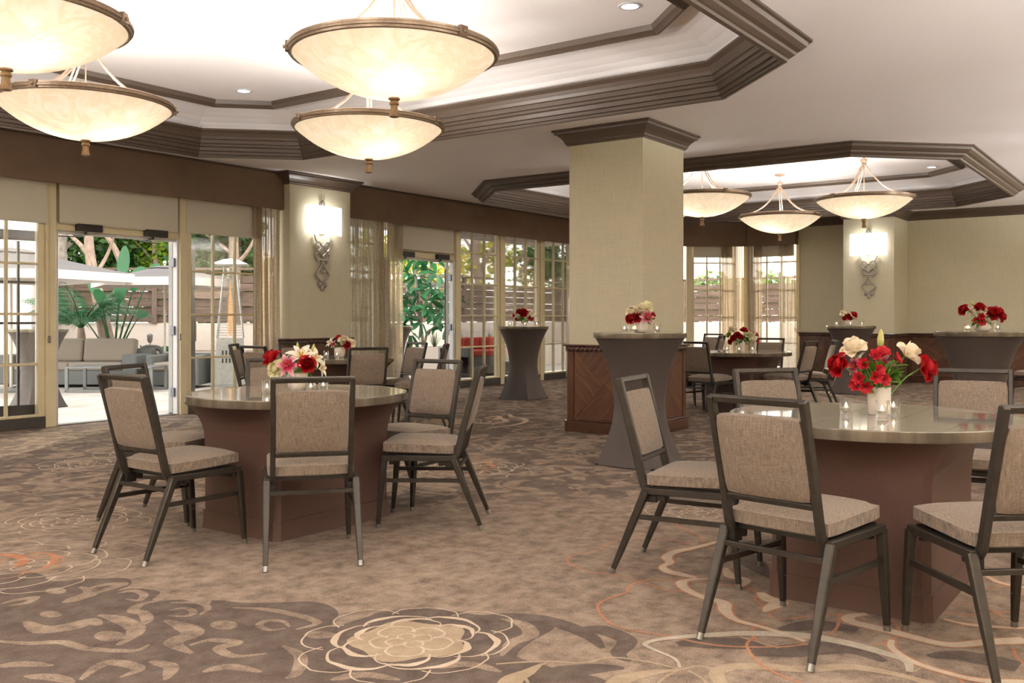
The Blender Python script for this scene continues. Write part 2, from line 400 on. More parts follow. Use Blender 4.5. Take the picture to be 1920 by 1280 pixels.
# head above the slanted and end windows
def along(p, q):
    p, q = Vector((*p, 0)), Vector((*q, 0)); d = (q-p); L = d.length; d.normalize(); a = math.atan2(d.y, d.x)
    return Matrix.Translation(p) @ Matrix.Rotation(a, 4, 'Z'), L
mC, LC = along(CH0, CH1)
struct(ob('wall_corner_lower', MB().box(.02, 2.1, .02, .2, 0, 2.8, mC), 'wallpaper'), 'papered part of the slanted corner behind the column')
struct(ob('wall_corner', MB().box(0, LC, .02, .2, 2.78, HC+.02, mC), 'wallpaper'), 'pier of wall above the slanted corner window')
wallbox('wall_end', 'wallpaper', 'pier of wall above the end window with sheer curtain', UW, UW+.15, 6.45, 7.7, 2.78)

CROWN = [(.0, 0), (.015, 0), (.03, -.012), (.035, -.02), (.06, -.04), (.075, -.065), (.08, -.085), (.105, -.095), (.115, -.12), (.13, -.13), (.145, -.15)]
def crown_loop(rect, hgt=.16, w=.14):
    x0, x1, y0, y1 = rect; L = []
    prof = [(0.02, -hgt), (.022, -hgt+.012), (.035, -hgt+.018), (.04, -hgt+.04), (.06, -hgt+.07), (.095, -.055), (.12, -.045), (.125, -.025), (.14, -.02), (.14, 0)]
    prof = [(0, -hgt)]+[(o*w/.14, z) for o, z in prof]
    for o, z in prof: L.append([(x0-o, y0-o, HC+z), (x1+o, y0-o, HC+z), (x1+o, y1+o, HC+z), (x0-o, y1+o, HC+z)])
    return MB().loft(L, False)

def rope(mb, p, q, r=.017, pitch=.05, step=9, upv=(0, 0, 1)):
    p, q = Vector(p), Vector(q); L = (q-p).length; n = max(6, int(L/pitch*step)); t = (q-p).normalized()
    u = Vector(upv); b = t.cross(u); loops = []
    for i in range(n+1):
        c = p+(q-p)*(i/n); tw = 2*PI*(L*i/n)/pitch/2
        loops.append([c+(u*math.cos(2*PI*k/8)+b*math.sin(2*PI*k/8))*r*(1+.24*math.cos(2*(2*PI*k/8-tw))) for k in range(8)])
    mb.loft(loops, True)
def wainscot_face(parent, p, q, nrm, mats, panels, zr=.925, zp=.135):
    """panelled dado along the straight run p -> q (top view) facing nrm; veneer laid as four triangles"""
    p, q, nn = Vector((*p, 0)), Vector((*q, 0)), Vector((*nrm, 0)); d = (q-p).normalized(); L = (q-p).length
    Z = Vector((0, 0, 1))
    def P(a, o, z): return p+d*a+nn*o+Z*z
    def slab(a0, a1, z0, z1, o0, o1, mat, name, bev=.003):
        mb = MB().add([P(a0, o0, z0), P(a1, o0, z0), P(a1, o1, z0), P(a0, o1, z0), P(a0, o0, z1), P(a1, o0, z1), P(a1, o1, z1), P(a0, o1, z1)],
                      [(3, 2, 1, 0), (4, 5, 6, 7), (0, 1, 5, 4), (1, 2, 6, 5), (2, 3, 7, 6), (3, 0, 4, 7)])
        return ob(name, mb, mat, parent, bevel=bev)
    w = L/panels; st = .07 if panels == 1 else .05
    for k in range(panels):
        a0, a1 = k*w, (k+1)*w
        slab(a0, a0+st, zp, zr-.06, 0, .03, 'wood_up', 'stile'); slab(a1-st, a1, zp, zr-.06, 0, .03, 'wood_up', 'stile')
        x0, x1, z0, z1 = a0+st+.006, a1-st-.006, zp+.006, zr-.066; cx, cz = (x0+x1)/2, (z0+z1)/2; o0, o1 = .002, .022
        for tri, mt in (([(x0, z0), (x1, z0), (cx, cz)], mats[0]), ([(x1, z0), (x1, z1), (cx, cz)], mats[1]), ([(x1, z1), (x0, z1), (cx, cz)], mats[0]), ([(x0, z1), (x0, z0), (cx, cz)], mats[1])):
            gx, gz = sum(t[0] for t in tri)/3, sum(t[1] for t in tri)/3
            tri = [(gx+(t[0]-gx)*.994, gz+(t[1]-gz)*.994) for t in tri]
            ob('veneer', MB().add([P(a, o, z) for o in (o0, o1) for a, z in tri], [(2, 1, 0), (3, 4, 5), (0, 1, 4, 3), (1, 2, 5, 4), (2, 0, 3, 5)]), mt, parent)
    slab(-.02, L+.02, 0, zp-.02, 0, .05, 'wood_rail', 'plinth', .004); slab(-.01, L+.01, zp-.02, zp, 0, .04, 'wood_rail', 'plinth_cap', .008)
    slab(-.03, L+.03, zr-.02, zr, 0, .065, 'wood_rail', 'rail_cap', .006); slab(-.015, L+.015, zr-.075, zr-.02, 0, .04, 'wood_rail', 'rail', .004)
    mb = MB(); rope(mb, P(.02, .042, zr-.045), P(L-.02, .042, zr-.045), .021 if panels < 3 else .02, .055, 9 if L < 3 else 6)
    ob('rope_moulding', mb, 'wood_rail_v', parent, True)

def pier(name, label, rect, faces):
    x0, x1, y0, y1 = rect
    c = sthing(name, label)
    ob('papered_shaft', MB().box(x0, x1, y0, y1, 0, HC), 'wallpaper', c)
    ob('crown', crown_loop(rect), 'trim_brown', c)
    m_u, m_v = ('wood_c', 'wood_d'), ('wood_a', 'wood_b')
    if 'u-' in faces: wainscot_face(c, (x0, y1), (x0, y0), (-1, 0), m_v, 1)
    if 'v-' in faces: wainscot_face(c, (x0, y0), (x1, y0), (0, -1), m_u, 1)
    if 'u+' in faces: wainscot_face(c, (x1, y0), (x1, y1), (1, 0), m_v, 1)
    if 'v+' in faces: wainscot_face(c, (x1, y1), (x0, y1), (0, 1), m_u, 1)
    return c
pier('column', 'square papered column with walnut dado and brown crown', (8.56, 9.5, 4.54, 5.42), ('u-', 'v-', 'u+', 'v+'))
pier('pilaster', 'papered pilaster with wall sconce between the two patio doors', (8.71, 9.85, 10.03, VW+.02), ('u-', 'v-', 'u+'))
pier('pilaster', 'deep papered pilaster with wall sconce on the end wall', (17.88, UW+.02, 4.4, 5.3), ('u-', 'v-', 'v+'))
wd = sthing('baseboard_right', 'walnut dado with rope rail along the end wall')
wainscot_face(wd, (UW, 4.36), (UW, -2.9), (-1, 0), ('wood_a', 'wood_b'), 6)
wainscot_face(wd, (UW, 6.45), (UW, 5.34), (-1, 0), ('wood_a', 'wood_b'), 2)
cr = MB()
prof = [(0, -.16), (.022, -.16), (.022, -.148), (.035, -.142), (.04, -.12), (.06, -.09), (.095, -.055), (.12, -.045), (.125, -.025), (.14, -.02), (.14, 0), (0, 0)]
cr.loft([[(UW-o, -2.98, HC+z) for o, z in prof], [(UW-o, 4.4, HC+z) for o, z in prof]]); cr.loft([[(UW-o, 5.3, HC+z) for o, z in prof], [(UW-o, 6.47, HC+z) for o, z in prof]])
struct(ob('trim_5', cr, 'trim_brown'), 'brown crown moulding along the end wall')

# ---- windows, doors and their frames (all in wall coordinates: a along the wall, o into the room is negative)
ROWS = [.147, .70, 1.25, 1.80, 2.355, 2.74]
def window(n, label, T, a0, cols, pitch, stile=.07, zb=.12, left=None, right=None):
    w = sthing('window_%d' % n, label)
    W = cols*pitch; a1 = a0+W
    def bx(name, x0, x1, y0, y1, z0, z1, mat='window_frame', bev=.004): return ob(name, MB().box(x0, x1, y0, y1, z0, z1, T), mat, w, bevel=bev)
    bx('frame', a0-stile, a0, -.03, .05, zb, ROWS[-1]+.06); bx('frame', a1, a1+stile, -.03, .05, zb, ROWS[-1]+.06)
    bx('frame', a0, a1, -.03, .05, zb, ROWS[0]); bx('frame', a0, a1, -.03, .05, ROWS[-1], ROWS[-1]+.06)
    for k in range(1, cols): bx('muntin', a0+k*pitch-.013, a0+k*pitch+.013, -.018, .03, ROWS[0], ROWS[-1])
    for k in range(1, len(ROWS)-1): bx('muntin', a0, a1, -.02, .028, ROWS[k]-.013, ROWS[k]+.013)
    for i in range(cols):
        for j in range(len(ROWS)-1):
            ob('pane', MB().box(a0+i*pitch+.013, a0+(i+1)*pitch-.013, .004, .009, ROWS[j]+.013, ROWS[j+1]-.013, T), 'pane_glass', w)
    bx('baseboard', a0-stile-.02, a1+stile+.02, -.05, .05, 0, zb, 'baseboard_dark')
    if left: bx('mullion_post', a0-stile-left, a0-stile, -.06, .08, 0, 2.80)
    if right: bx('mullion_post', a1+stile, a1+stile+right, -.06, .08, 0, 2.80)
    return w
TW, _ = along((0, VW), (1, VW))
TE = Matrix.Translation((UW, 0, 0)) @ Matrix.Rotation(-PI/2, 4, 'Z')      # a = -V on the end wall
window(1, 'cream gridded window to the door side with grey roller shade, patio beyond', TW, 4.38, 3, .335, right=.115, left=.1)
window(2, 'cream gridded window with the steel patio heater behind it', TW, 7.34, 3, .345, left=.11)
window(3, 'cream gridded window behind the long sheer curtain', TW, 9.93, 2, .36, right=.1)
window(4, 'cream gridded window beside the open door, red outdoor cushions behind it', TW, 12.77, 3, .35, left=.1, right=.11)
window(5, 'cream gridded window behind the tall table with red roses', TW, 14.07, 3, .35, right=.11)
window(6, 'cream gridded window between the tall table and the column', TW, 15.38, 3, .35, right=.2)
window(7, 'white gridded window in the slanted corner', mC, 2.31, 3, .275, stile=.05, left=.1)
window(8, 'white gridded window with sheer curtain in the end wall', TE, -7.45, 3, .31, left=.1)
window(9, 'cream gridded window at the start of the garden wall', TW, 2.9, 3, .36, left=.1)
wallbox('wall_left', 'wallpaper', 'papered wall before the first garden window', -3, 2.72, VW, VW+.15)

def leaf(door, hinge, ang, W, sgn):
    """a glazed door leaf; local x runs from the hinge"""
    T = Matrix.Translation(hinge) @ Matrix.Rotation(ang, 4, 'Z')
    e = bpy.data.objects.new('door_leaf', None)
    def bx(nm, x0, x1, y0, y1, z0, z1, mat='door_dark', par=None): return ob(nm, MB().box(x0, x1, y0, y1, z0, z1, T), mat, par or door, bevel=.003)
    H = 2.17
    lf = MB()
    for b in ((0, .11, 0, H), (W-.11, W, 0, H), (.11, W-.11, H-.12, H), (.11, W-.11, .03, .25)): lf.box(b[0], b[1], -.022, .022, b[2]+.01, b[3], T)
    L = ob('leaf_frame', lf, 'door_dark', door)
    ob('leaf_edge', MB().box(-.004, .004, -.024, .024, .02, H, T), 'jamb_white', L)
    mx = (W)/2
    ob('leaf_muntin', MB().box(mx-.012, mx+.012, -.018, .018, .25, H-.12, T), 'door_dark', L)
    zs = [.25+(H-.37)*k/4 for k in range(5)]
    for z in zs[1:-1]: ob('leaf_muntin', MB().box(.11, W-.11, -.018, .018, z-.012, z+.012, T), 'door_dark', L)
    for a, b in ((.11, mx), (mx, W-.11)):
        for z0, z1 in zip(zs, zs[1:]): ob('pane', MB().box(a, b, -.003, .003, z0, z1, T), 'pane_glass', L)
    ob('door_pull', MB().tube([T @ Vector((W-.06, sgn*.05, .9)), T @ Vector((W-.06, sgn*.05, 1.2))], .012), 'steel', L, True)
def door(n, label, u0, u1, angL, angR):
    d = sthing('door_%d' % n, label); H = 2.19; W = (u1-u0)/2
    def bx(nm, x0, x1, y0, y1, z0, z1, mat='window_frame'): return ob(nm, MB().box(x0, x1, y0, y1, z0, z1, TW), mat, d, bevel=.004)
    bx('head', u0, u1, -.03, .05, H, H+.09); bx('head_stop', u0, u1, .0, .05, H-.035, H, 'jamb_white')
    bx('transom', u0, u1, -.02, .04, 2.72, 2.8)
    bx('transom_board', u0, u1, .0, .03, H+.09, 2.72)
    bx('jamb', u0-.02, u0+.03, -.03, .06, 0, H, 'jamb_white'); bx('jamb', u1-.03, u1+.02, -.03, .06, 0, H, 'jamb_white')
    bx('threshold', u0, u1, -.03, .1, -.005, .012, 'steel')
    for s_, a in ((0, u0+.22), (1, u1-.50)):
        cl = bx('door_closer', a, a+.3, -.10, -.032, H+.0, H+.085, 'closer_black')
        e = u0+.05 if s_ == 0 else u1-.08
        ob('closer_arm', MB().tube([TW @ Vector((a+.12, -.05, H-.02)), TW @ Vector((a+(.2 if s_ == 0 else .05), .12, H-.045)), TW @ Vector((e, .25, H-.045))], .008, 6).tube([TW @ Vector((a+.12, -.05, H+.0)), TW @ Vector((a+.12, -.05, H-.03))], .015), 'closer_black', cl)
    for z in (.28, 1.05, 1.9):
        bx('hinge', u1-.055, u1-.03, .0, .075, z-.055, z+.055, 'hinge_steel'); bx('hinge', u0+.03, u0+.045, .0, .075, z-.055, z+.055, 'hinge_steel')
    leaf(d, TW @ Vector((u0+.04, .09, 0)), math.radians(angL), W-.04, 1)
    leaf(d, TW @ Vector((u1-.04, .09, 0)), math.radians(angR), W-.04, -1)
door(1, 'open double patio door with black overhead closers, sofa outside', 5.58, 7.16, 172, 33)
door(2, 'open double patio door with black closers, umbrella plant outside', 10.98, 12.58, 150, 42)

# ---- valances, shades, curtains
def valance(label, T, a0, a1, z0=2.69):
    v = thing('valance', label, 'valance', group='brown window valances')
    ob('front_board', MB().box(a0, a1, -.19, -.17, z0, HC, T), 'valance_brown', v, bevel=.004)
    ob('return_board', MB().box(a0, a0+.02, -.17, 0, z0, HC, T), 'valance_brown', v); ob('return_board', MB().box(a1-.02, a1, -.17, 0, z0, HC, T), 'valance_brown', v)
    ob('top_bead', MB().box(a0, a1, -.2, -.17, HC-.03, HC, T), 'trim_brown', v, bevel=.008)
    return v
valance('brown boxed valance above the sofa-side patio door', TW, 2.75, 8.70)
valance('brown boxed valance above the planter-side patio door and window grid', TW, 9.86, CH0[0]-.14)
valance('brown boxed valance above the slanted corner window', mC, .12, LC+.03)
valance('brown boxed valance above the end window', TE, -7.49, -6.48)
def shade(label, T, a0, a1, zb, y=-.07):
    s = thing('roller_shade', label, 'roller shade', group='grey roller shades')
    ob('cloth', MB().box(a0, a1, y, y+.004, zb, 2.86, T), 'shade_cloth', s)
    ob('hem_bar', MB().box(a0, a1, y-.005, y+.009, zb-.005, zb+.02, T), 'shade_cloth', s, bevel=.004)
    ob('roller', MB().tube([T @ Vector((a0, y+.02, 2.88)), T @ Vector((a1, y+.02, 2.88))], .028, 10), 'shade_cloth', s, True)
    x = a1+.02
    ob('pull_cord', MB().tube([T @ Vector((x, y, 2.86)), T @ Vector((x, y, 1.0))], .0025, 5).tube([T @ Vector((x+.012, y, 2.86)), T @ Vector((x+.012, y, 1.0))], .0025, 5), 'window_frame', s)
    ob('cord_weight', MB().box(x-.006, x+.018, y-.01, y+.01, .93, 1.01, T), 'steel', s, bevel=.004)
shade('grey roller shade lowered over the window showing the outdoor cocktail table', TW, 4.33, 5.46, 2.25)
shade('grey roller shade lowered over the sofa-side patio door', TW, 5.6, 7.12, 2.27)
shade('grey roller shade lowered over the patio heater window', TW, 7.24, 8.42, 2.28)
shade('grey roller shade lowered over the planter-side patio door', TW, 10.95, 12.52, 2.31)
shade('pale roller shade lowered over the slanted corner window', mC, 2.29, 3.1, 2.47)
shade('pale roller shade lowered over the end window', TE, -7.4, -6.55, 2.47)
shade('grey roller shade lowered over the first garden window from the front wall', TW, 2.9, 4.0, 2.25)

def curtain(label, T, a0, a1, mat, y=-.12, waves=9, amp=.028, z1=2.8, z0=.02, cat='curtain'):
    n = waves*8; nz = 8; mb = MB(); loops = []
    for j in range(nz+1):
        z = z0+(z1-z0)*j/nz; row = []
        for i in range(n+1):
            t = i/n; a = a0+(a1-a0)*t; ph = waves*2*PI*t
            row.append(T @ Vector((a+.012*math.sin(ph*.5+j*.4), y+amp*math.sin(ph+.5*math.sin(j*.8+t*9))*(1-.25*j/nz)+.01*math.sin(ph*2.3), z)))
        loops.append(row)
    mb.loft(loops, False, None, False)
    o = ob('curtain', mb, mat, None, True)
    sol = o.modifiers.new('thick', 'SOLIDIFY'); sol.thickness = .0
    o.modifiers.remove(sol)
    return tag(o, label, 'curtain', 'window curtains')
curtain('beige woven curtain gathered beside the heater window and pilaster', TW, 8.24, 8.69, 'curtain_cloth', waves=9)
curtain('long sheer beige curtain between the pilaster and the planter-side door', TW, 9.87, 11.16, 'sheer_cloth', waves=24, amp=.024)
curtain('narrow sheer curtain ending the garden window row near the column', TW, 16.02, 16.6, 'sheer_cloth', waves=5)
curtain('beige woven curtain in the angle between slanted and end windows', mC, 2.86, 3.30, 'curtain_cloth', waves=8)
curtain('beige woven curtain at the near edge of the end window', TE, -7.52, -7.2, 'curtain_cloth', waves=6)
curtain('sheer curtain at the edge of the end window next to papered wall', TE, -6.85, -6.48, 'sheer_cloth', waves=5)

# wall outlets
tag(ob('wall_outlet', MB().box(11.2, 11.26, 10.26, 10.28, .68, .76), 'outlet_grey', bevel=.004), 'small grey box switch beside the sheer curtain', 'switch')

# ================================================================== CARPET FIGURES (woven into the pile, a hair above it)
ZL = {'carpet_dark': .0006, 'carpet_tan': .0010, 'carpet_orange': .0014, 'carpet_gold': .0012, 'carpet_cream': .0018, 'carpet_grey': .0016}
SC = [0]
def ribbon(mb, pts, w, z):
    """pts on the floor; w = width(s) in metres along the line"""
    P = catmull([(p[0], p[1], 0) for p in pts], 7); n = len(P)
    L = []; R = []
    for i, p in enumerate(P):
        t = (P[min(i+1, n-1)]-P[max(i-1, 0)]); t.normalize(); nn = Vector((-t.y, t.x, 0))
        if isinstance(w, (int, float)): ww = w
        else:
            f = i/(n-1)*(len(w)-1); k = min(int(f), len(w)-2); ww = w[k]+(w[k+1]-w[k])*(f-k)
        L.append(p+nn*ww/2); R.append(p-nn*ww/2)
    SC[0] += 1; z += 1.2e-6*(SC[0] % 150)
    mb.add([(q.x, q.y, z+1e-6*i) for i, q in enumerate(L)]+[(q.x, q.y, z+1e-6*i) for i, q in enumerate(R)], [(i, i+1, n+i+1, n+i) for i in range(n-1)])
FIG = {}
def zz(ox, oy, k): return lambda pts: [fl(ox+k*x, oy+k*y) for x, y in pts]
def stroke(mat, pts, w, key='vein'):
    mb = FIG.setdefault((key, mat), MB()); ribbon(mb, pts, w, ZL[mat])
def outlined(pts, w, mat='carpet_cream', key='vein'):
    ws = w if isinstance(w, (list, tuple)) else [w*.5, w, w, w*.6]
    stroke('carpet_orange', pts, [x+.016 for x in ws], key); stroke(mat, pts, ws, key)
z7 = zz(960, 980, .5)
for p in ([(670, 85), (600, 65), (520, 58), (430, 62), (370, 75), (330, 100), (250, 118), (210, 132), (220, 155), (280, 180), (400, 200), (500, 225), (580, 255), (640, 258)],
          [(760, 212), (640, 212), (560, 212), (490, 218), (435, 240), (430, 262), (350, 290), (322, 310), (330, 340), (365, 375), (430, 400), (520, 415), (620, 432), (700, 450), (820, 464), (1000, 466), (1110, 455)],
          [(615, 5), (640, 20), (700, 50), (720, 75)], [(690, 230), (800, 232), (930, 262)],
          [(750, 160), (800, 190), (860, 215), (880, 240), (930, 265), (910, 285), (950, 320), (990, 362), (1100, 352), (1240, 340)],
          [(900, 400), (905, 430), (880, 460), (920, 520), (1000, 570), (1080, 600)], [(960, 375), (900, 400), (920, 445)], [(1230, 340), (1220, 390), (1190, 420)],
          [(1360, 460), (1440, 430), (1450, 395), (1425, 365)], [(1660, 560), (1690, 600)], [(1880, 470), (1890, 500), (1920, 530)],
          [(1650, 300), (1760, 310), (1850, 360)], [(1750, 250), (1850, 240), (1920, 270)], [(1600, 330), (1700, 345), (1920, 330)]):
    stroke('carpet_orange', z7(p), .012)
outlined(z7([(790, 66), (700, 90), (610, 110), (580, 130), (592, 150), (565, 165), (585, 182), (640, 195), (690, 208)]), [.02, .05, .05, .03, .06, .03])
outlined(z7([(740, 210), (660, 215), (635, 228), (655, 252), (720, 280), (790, 300), (800, 330), (840, 365), (950, 395), (1100, 445)]), [.01, .05, .04, .06, .03, .02])
outlined(z7([(930, 262), (960, 285), (1000, 300), (965, 320), (945, 335)]), [.03, .07, .08, .05, .01])
outlined(z7([(800, 170), (820, 200), (880, 215), (860, 240)]), [.02, .06, .04, .02])
outlined(z7([(1330, 342), (1265, 352), (1275, 372), (1390, 400), (1500, 428), (1640, 458), (1780, 448), (1930, 442)]), [.03, .05, .06, .05, .05, .07])
outlined(z7([(1425, 440), (1425, 470), (1500, 520), (1620, 560), (1760, 592), (1930, 600)]), [.02, .03, .03, .05])
outlined(z7([(1620, 362), (1700, 380), (1800, 390), (1930, 396)]), [.015, .03, .02])
outlined(z7([(1770, 196), (1830, 225), (1930, 245)]), [.02, .03, .03])
stroke('carpet_grey', z7([(630, 545), (610, 510), (530, 475), (500, 455), (560, 437), (700, 424), (900, 415), (1100, 425), (1250, 450), (1400, 490), (1480, 520), (1490, 560)]), [.01, .015, .02, .03, .05, .07, .06, .04, .02])
stroke('carpet_gold', z7([(830, 660), (775, 590), (770, 560), (830, 540), (950, 540), (1100, 550), (1250, 540), (1400, 560), (1560, 600), (1700, 640)]), [.05, .05, .06, .06, .06, .04, .05])
for p in ([(-60, 530), (40, 523), (150, 520), (270, 525), (370, 505), (500, 520), (630, 550)], [(350, 605), (400, 575), (520, 555), (630, 550), (700, 538), (780, 560), (800, 610)],
          [(630, 550), (560, 590), (530, 640)], [(660, 555), (720, 590), (740, 640)], [(1490, 545), (1560, 530), (1500, 560)], [(840, 420), (900, 440), (1000, 470)], [(60, 600), (50, 560), (130, 525)]):
    stroke('carpet_gold', z7(p), .012)
stroke('carpet_gold', z7([(-20, 640), (0, 590), (60, 560), (110, 530)]), [.09, .08, .05, .01]); stroke('carpet_gold', z7([(380, 640), (420, 590), (520, 565), (620, 552)]), [.09, .06, .04, .01])
stroke('carpet_dark', z7([(-10, 345), (100, 355), (200, 385), (290, 425), (340, 470)]), [.03, .07, .09, .07, .02], 'scroll')
stroke('carpet_dark', z7([(250, 400), (330, 400), (430, 440), (400, 490), (440, 520)]), [.02, .1, .08, .06, .02], 'scroll')
stroke('carpet_dark', z7([(620, 455), (720, 450), (860, 455), (960, 475)]), [.04, .12, .12, .03], 'scroll')
stroke('carpet_dark', z7([(900, 490), (1050, 480), (1250, 470), (1400, 520)]), [.05, .13, .11, .03], 'scroll')
stroke('carpet_dark', z7([(1000, 400), (1150, 385), (1300, 400)]), [.03, .14, .05], 'scroll')
stroke('carpet_dark', z7([(1560, 500), (1700, 500), (1900, 540)]), [.03, .12, .12], 'scroll')
stroke('carpet_dark', z7([(980, 210), (900, 150), (860, 90), (1000, 60)]), [.03, .14, .12, .03], 'scroll')
stroke('carpet_dark', z7([(60, 590), (200, 560), (330, 545), (420, 545)]), [.05, .12, .08, .02], 'scroll')
z6 = zz(0, 880, .5)
blob = z6([(-60, 400), (100, 388), (160, 395), (200, 418), (330, 410), (470, 408), (492, 430), (440, 455), (500, 445), (600, 458), (572, 492), (680, 488), (780, 505), (800, 490), (900, 498), (1000, 500), (1150, 495), (1230, 508), (1270, 540), (1245, 590), (1350, 560), (1420, 535), (1560, 522), (1700, 530), (1800, 545), (1900, 538), (2000, 545), (2080, 590), (2000, 640), (1940, 700), (2060, 740), (2150, 815), (-60, 830)])
blob = catmull(blob, 4)
FIG.setdefault(('scroll', 'carpet_dark'), MB()).add([(p.x, p.y, .0004) for p in blob], [tuple(range(len(blob)))])
TANS = [([(235, 500), (270, 490), (330, 470), (340, 455), (300, 440)], .07), ([(330, 445), (400, 432), (460, 430), (400, 450), (360, 465)], .05), ([(440, 465), (500, 455), (540, 470), (520, 490), (470, 485)], .035),
        ([(95, 570), (160, 600), (260, 590), (340, 570), (372, 585)], .09), ([(372, 545), (440, 560), (505, 590), (500, 620), (440, 660)], .07), ([(505, 590), (550, 570), (540, 540), (500, 530), (530, 505), (620, 488)], .05),
        ([(630, 530), (690, 520), (725, 533), (700, 550), (630, 548)], .03), ([(640, 500), (740, 500), (780, 520), (750, 545)], .03), ([(620, 565), (690, 590), (722, 615), (650, 650), (720, 690)], .08),
        ([(870, 518), (1000, 525), (1120, 548), (1190, 575), (1110, 600)], .04), ([(1085, 590), (1060, 570), (1000, 568), (972, 585), (1010, 602), (1070, 595)], .03), ([(710, 660), (790, 640), (890, 650), (820, 670), (880, 700), (1000, 690)], .045),
        ([(-40, 640), (100, 652), (230, 648), (330, 672), (500, 680), (560, 655)], .04), ([(300, 790), (400, 725), (520, 745), (450, 780)], .05), ([(90, 775), (200, 780), (280, 800)], .05), ([(1060, 660), (1125, 700), (1115, 760), (1070, 785)], .045),
        ([(0, 505), (60, 490), (130, 480), (100, 500), (40, 510)], .04), ([(-20, 740), (80, 730), (200, 735)], .05), ([(1260, 575), (1320, 560), (1400, 540)], .05), ([(1880, 560), (1960, 580), (1990, 620), (1920, 650), (1880, 700)], .06),
        ([(1640, 745), (1760, 730), (1880, 760)], .05), ([(1240, 790), (1360, 770), (1500, 790)], .05), ([(560, 720), (640, 740), (620, 790)], .05), ([(760, 760), (860, 740), (980, 760)], .05)]
for p, w in TANS: stroke('carpet_tan', z6(p), [w*.25, w, w*1.1, w*.9, w*.2], 'scroll')
for x, y, a, b in ((210, 455, 40, 12), (190, 543, 42, 12), (840, 583, 52, 17), (410, 625, 58, 20), (1200, 620, 60, 14)):
    e = z6([(x+a*math.cos(2*PI*i/18), y+b*math.sin(2*PI*i/18)) for i in range(18)])
    FIG[('scroll', 'carpet_tan')].add([(p.x, p.y, .0010) for p in e], [tuple(range(18))])
def rosette(c, R, seed, fill=True, lines='carpet_cream', accent=None):
    rnd = random.Random(seed)
    def ring(r0, r1, n, off, w, mat, jit=.12):
        for k in range(n):
            a0 = 2*PI*(k+off)/n; a1 = 2*PI*(k+1+off+.12)/n; pts = []
            rr = r1*(1+rnd.uniform(-jit, jit))
            for i in range(9):
                t = i/8; a = a0+(a1-a0)*t; r = r0+(rr-r0)*math.sin(PI*t)**.55*(1+.05*math.sin(t*17+k))
                pts.append((c[0]+r*math.cos(a), c[1]+r*math.sin(a)))
            stroke(mat, pts, w if isinstance(w, float) else [w[0]*.4, w[0], w[1], w[0]*.5], 'rosette')
    if fill:
        poly = []
        for i in range(40):
            a = 2*PI*i/40; r = R*.52*(1+.10*math.sin(5*a+seed)); poly.append((c[0]+r*math.cos(a), c[1]+r*math.sin(a), ZL['carpet_gold']))
        FIG.setdefault(('rosette', 'carpet_gold'), MB()).add(poly, [tuple(range(40))])
    ring(R*.78, R*1.02, 8, .1, .007, lines); ring(R*.6, R*.74, 6, .35, (.012, .03) if fill else .009, lines); ring(R*.42, R*.58, 6, .0, (.01, .032) if fill else .009, lines)
    ring(R*.22, R*.40, 5, .4, .010, accent or lines); ring(R*.06, R*.2, 4, .1, .008, lines)
p0 = fl(768, 1200); rosette((p0.x, p0.y), .41, 3)
p0 = fl(137, 976); rosette((p0.x, p0.y), .42, 9, False)
p0 = fl(40, 1060); rosette((p0.x, p0.y), .55, 12, False, 'carpet_cream', 'carpet_orange')
p0 = fl(1290, 960); rosette((p0.x, p0.y), .32, 15, False)
p0 = fl(845, 790); rosette((p0.x, p0.y), .62, 21, True, 'carpet_cream', 'carpet_orange')
p0 = fl(870, 880); rosette((p0.x, p0.y), .5, 22, False, 'carpet_cream', 'carpet_orange')
p0 = fl(300, 845); rosette((p0.x, p0.y), .6, 25, False, 'carpet_cream', 'carpet_orange')
p0 = fl(1010, 735); rosette((p0.x, p0.y), .6, 28, False)
p0 = fl(170, 870); rosette((p0.x, p0.y), .4, 29, False)
z8 = zz(680, 680, .2083)
for p, w in (([(1090, 500), (1200, 480), (1235, 490), (1190, 510), (1240, 500), (1290, 525), (1190, 545), (1080, 550)], .06), ([(1210, 455), (1320, 465), (1340, 485), (1440, 500), (1470, 525), (1410, 550), (1280, 570), (1120, 585)], .05)):
    outlined(z8(p), [.02, w, w*1.3, w, .02])
for p in ([(1340, 980), (1380, 945), (1450, 920), (1440, 905)], [(1050, 1000), (1100, 970), (1200, 1000), (1300, 1015), (1280, 1035), (1180, 1040)]): stroke('carpet_cream', z8(p), .01)
stroke('carpet_orange', z8([(980, 890), (1080, 893), (1150, 915), (1185, 945)]), [.02, .04, .05, .03])
z6o = z6
stroke('carpet_orange', z6([(-40, 318), (40, 322), (85, 335), (80, 355), (45, 368)]), [.03, .05, .06, .05, .01]); stroke('carpet_orange', z6([(115, 312), (190, 318), (205, 335), (185, 358), (150, 376)]), [.015, .03, .04, .03, .01])
for (key, mat), mb in FIG.items():
    o = ob('carpet_'+key, mb, mat, fo); o['kind'] = 'stuff'

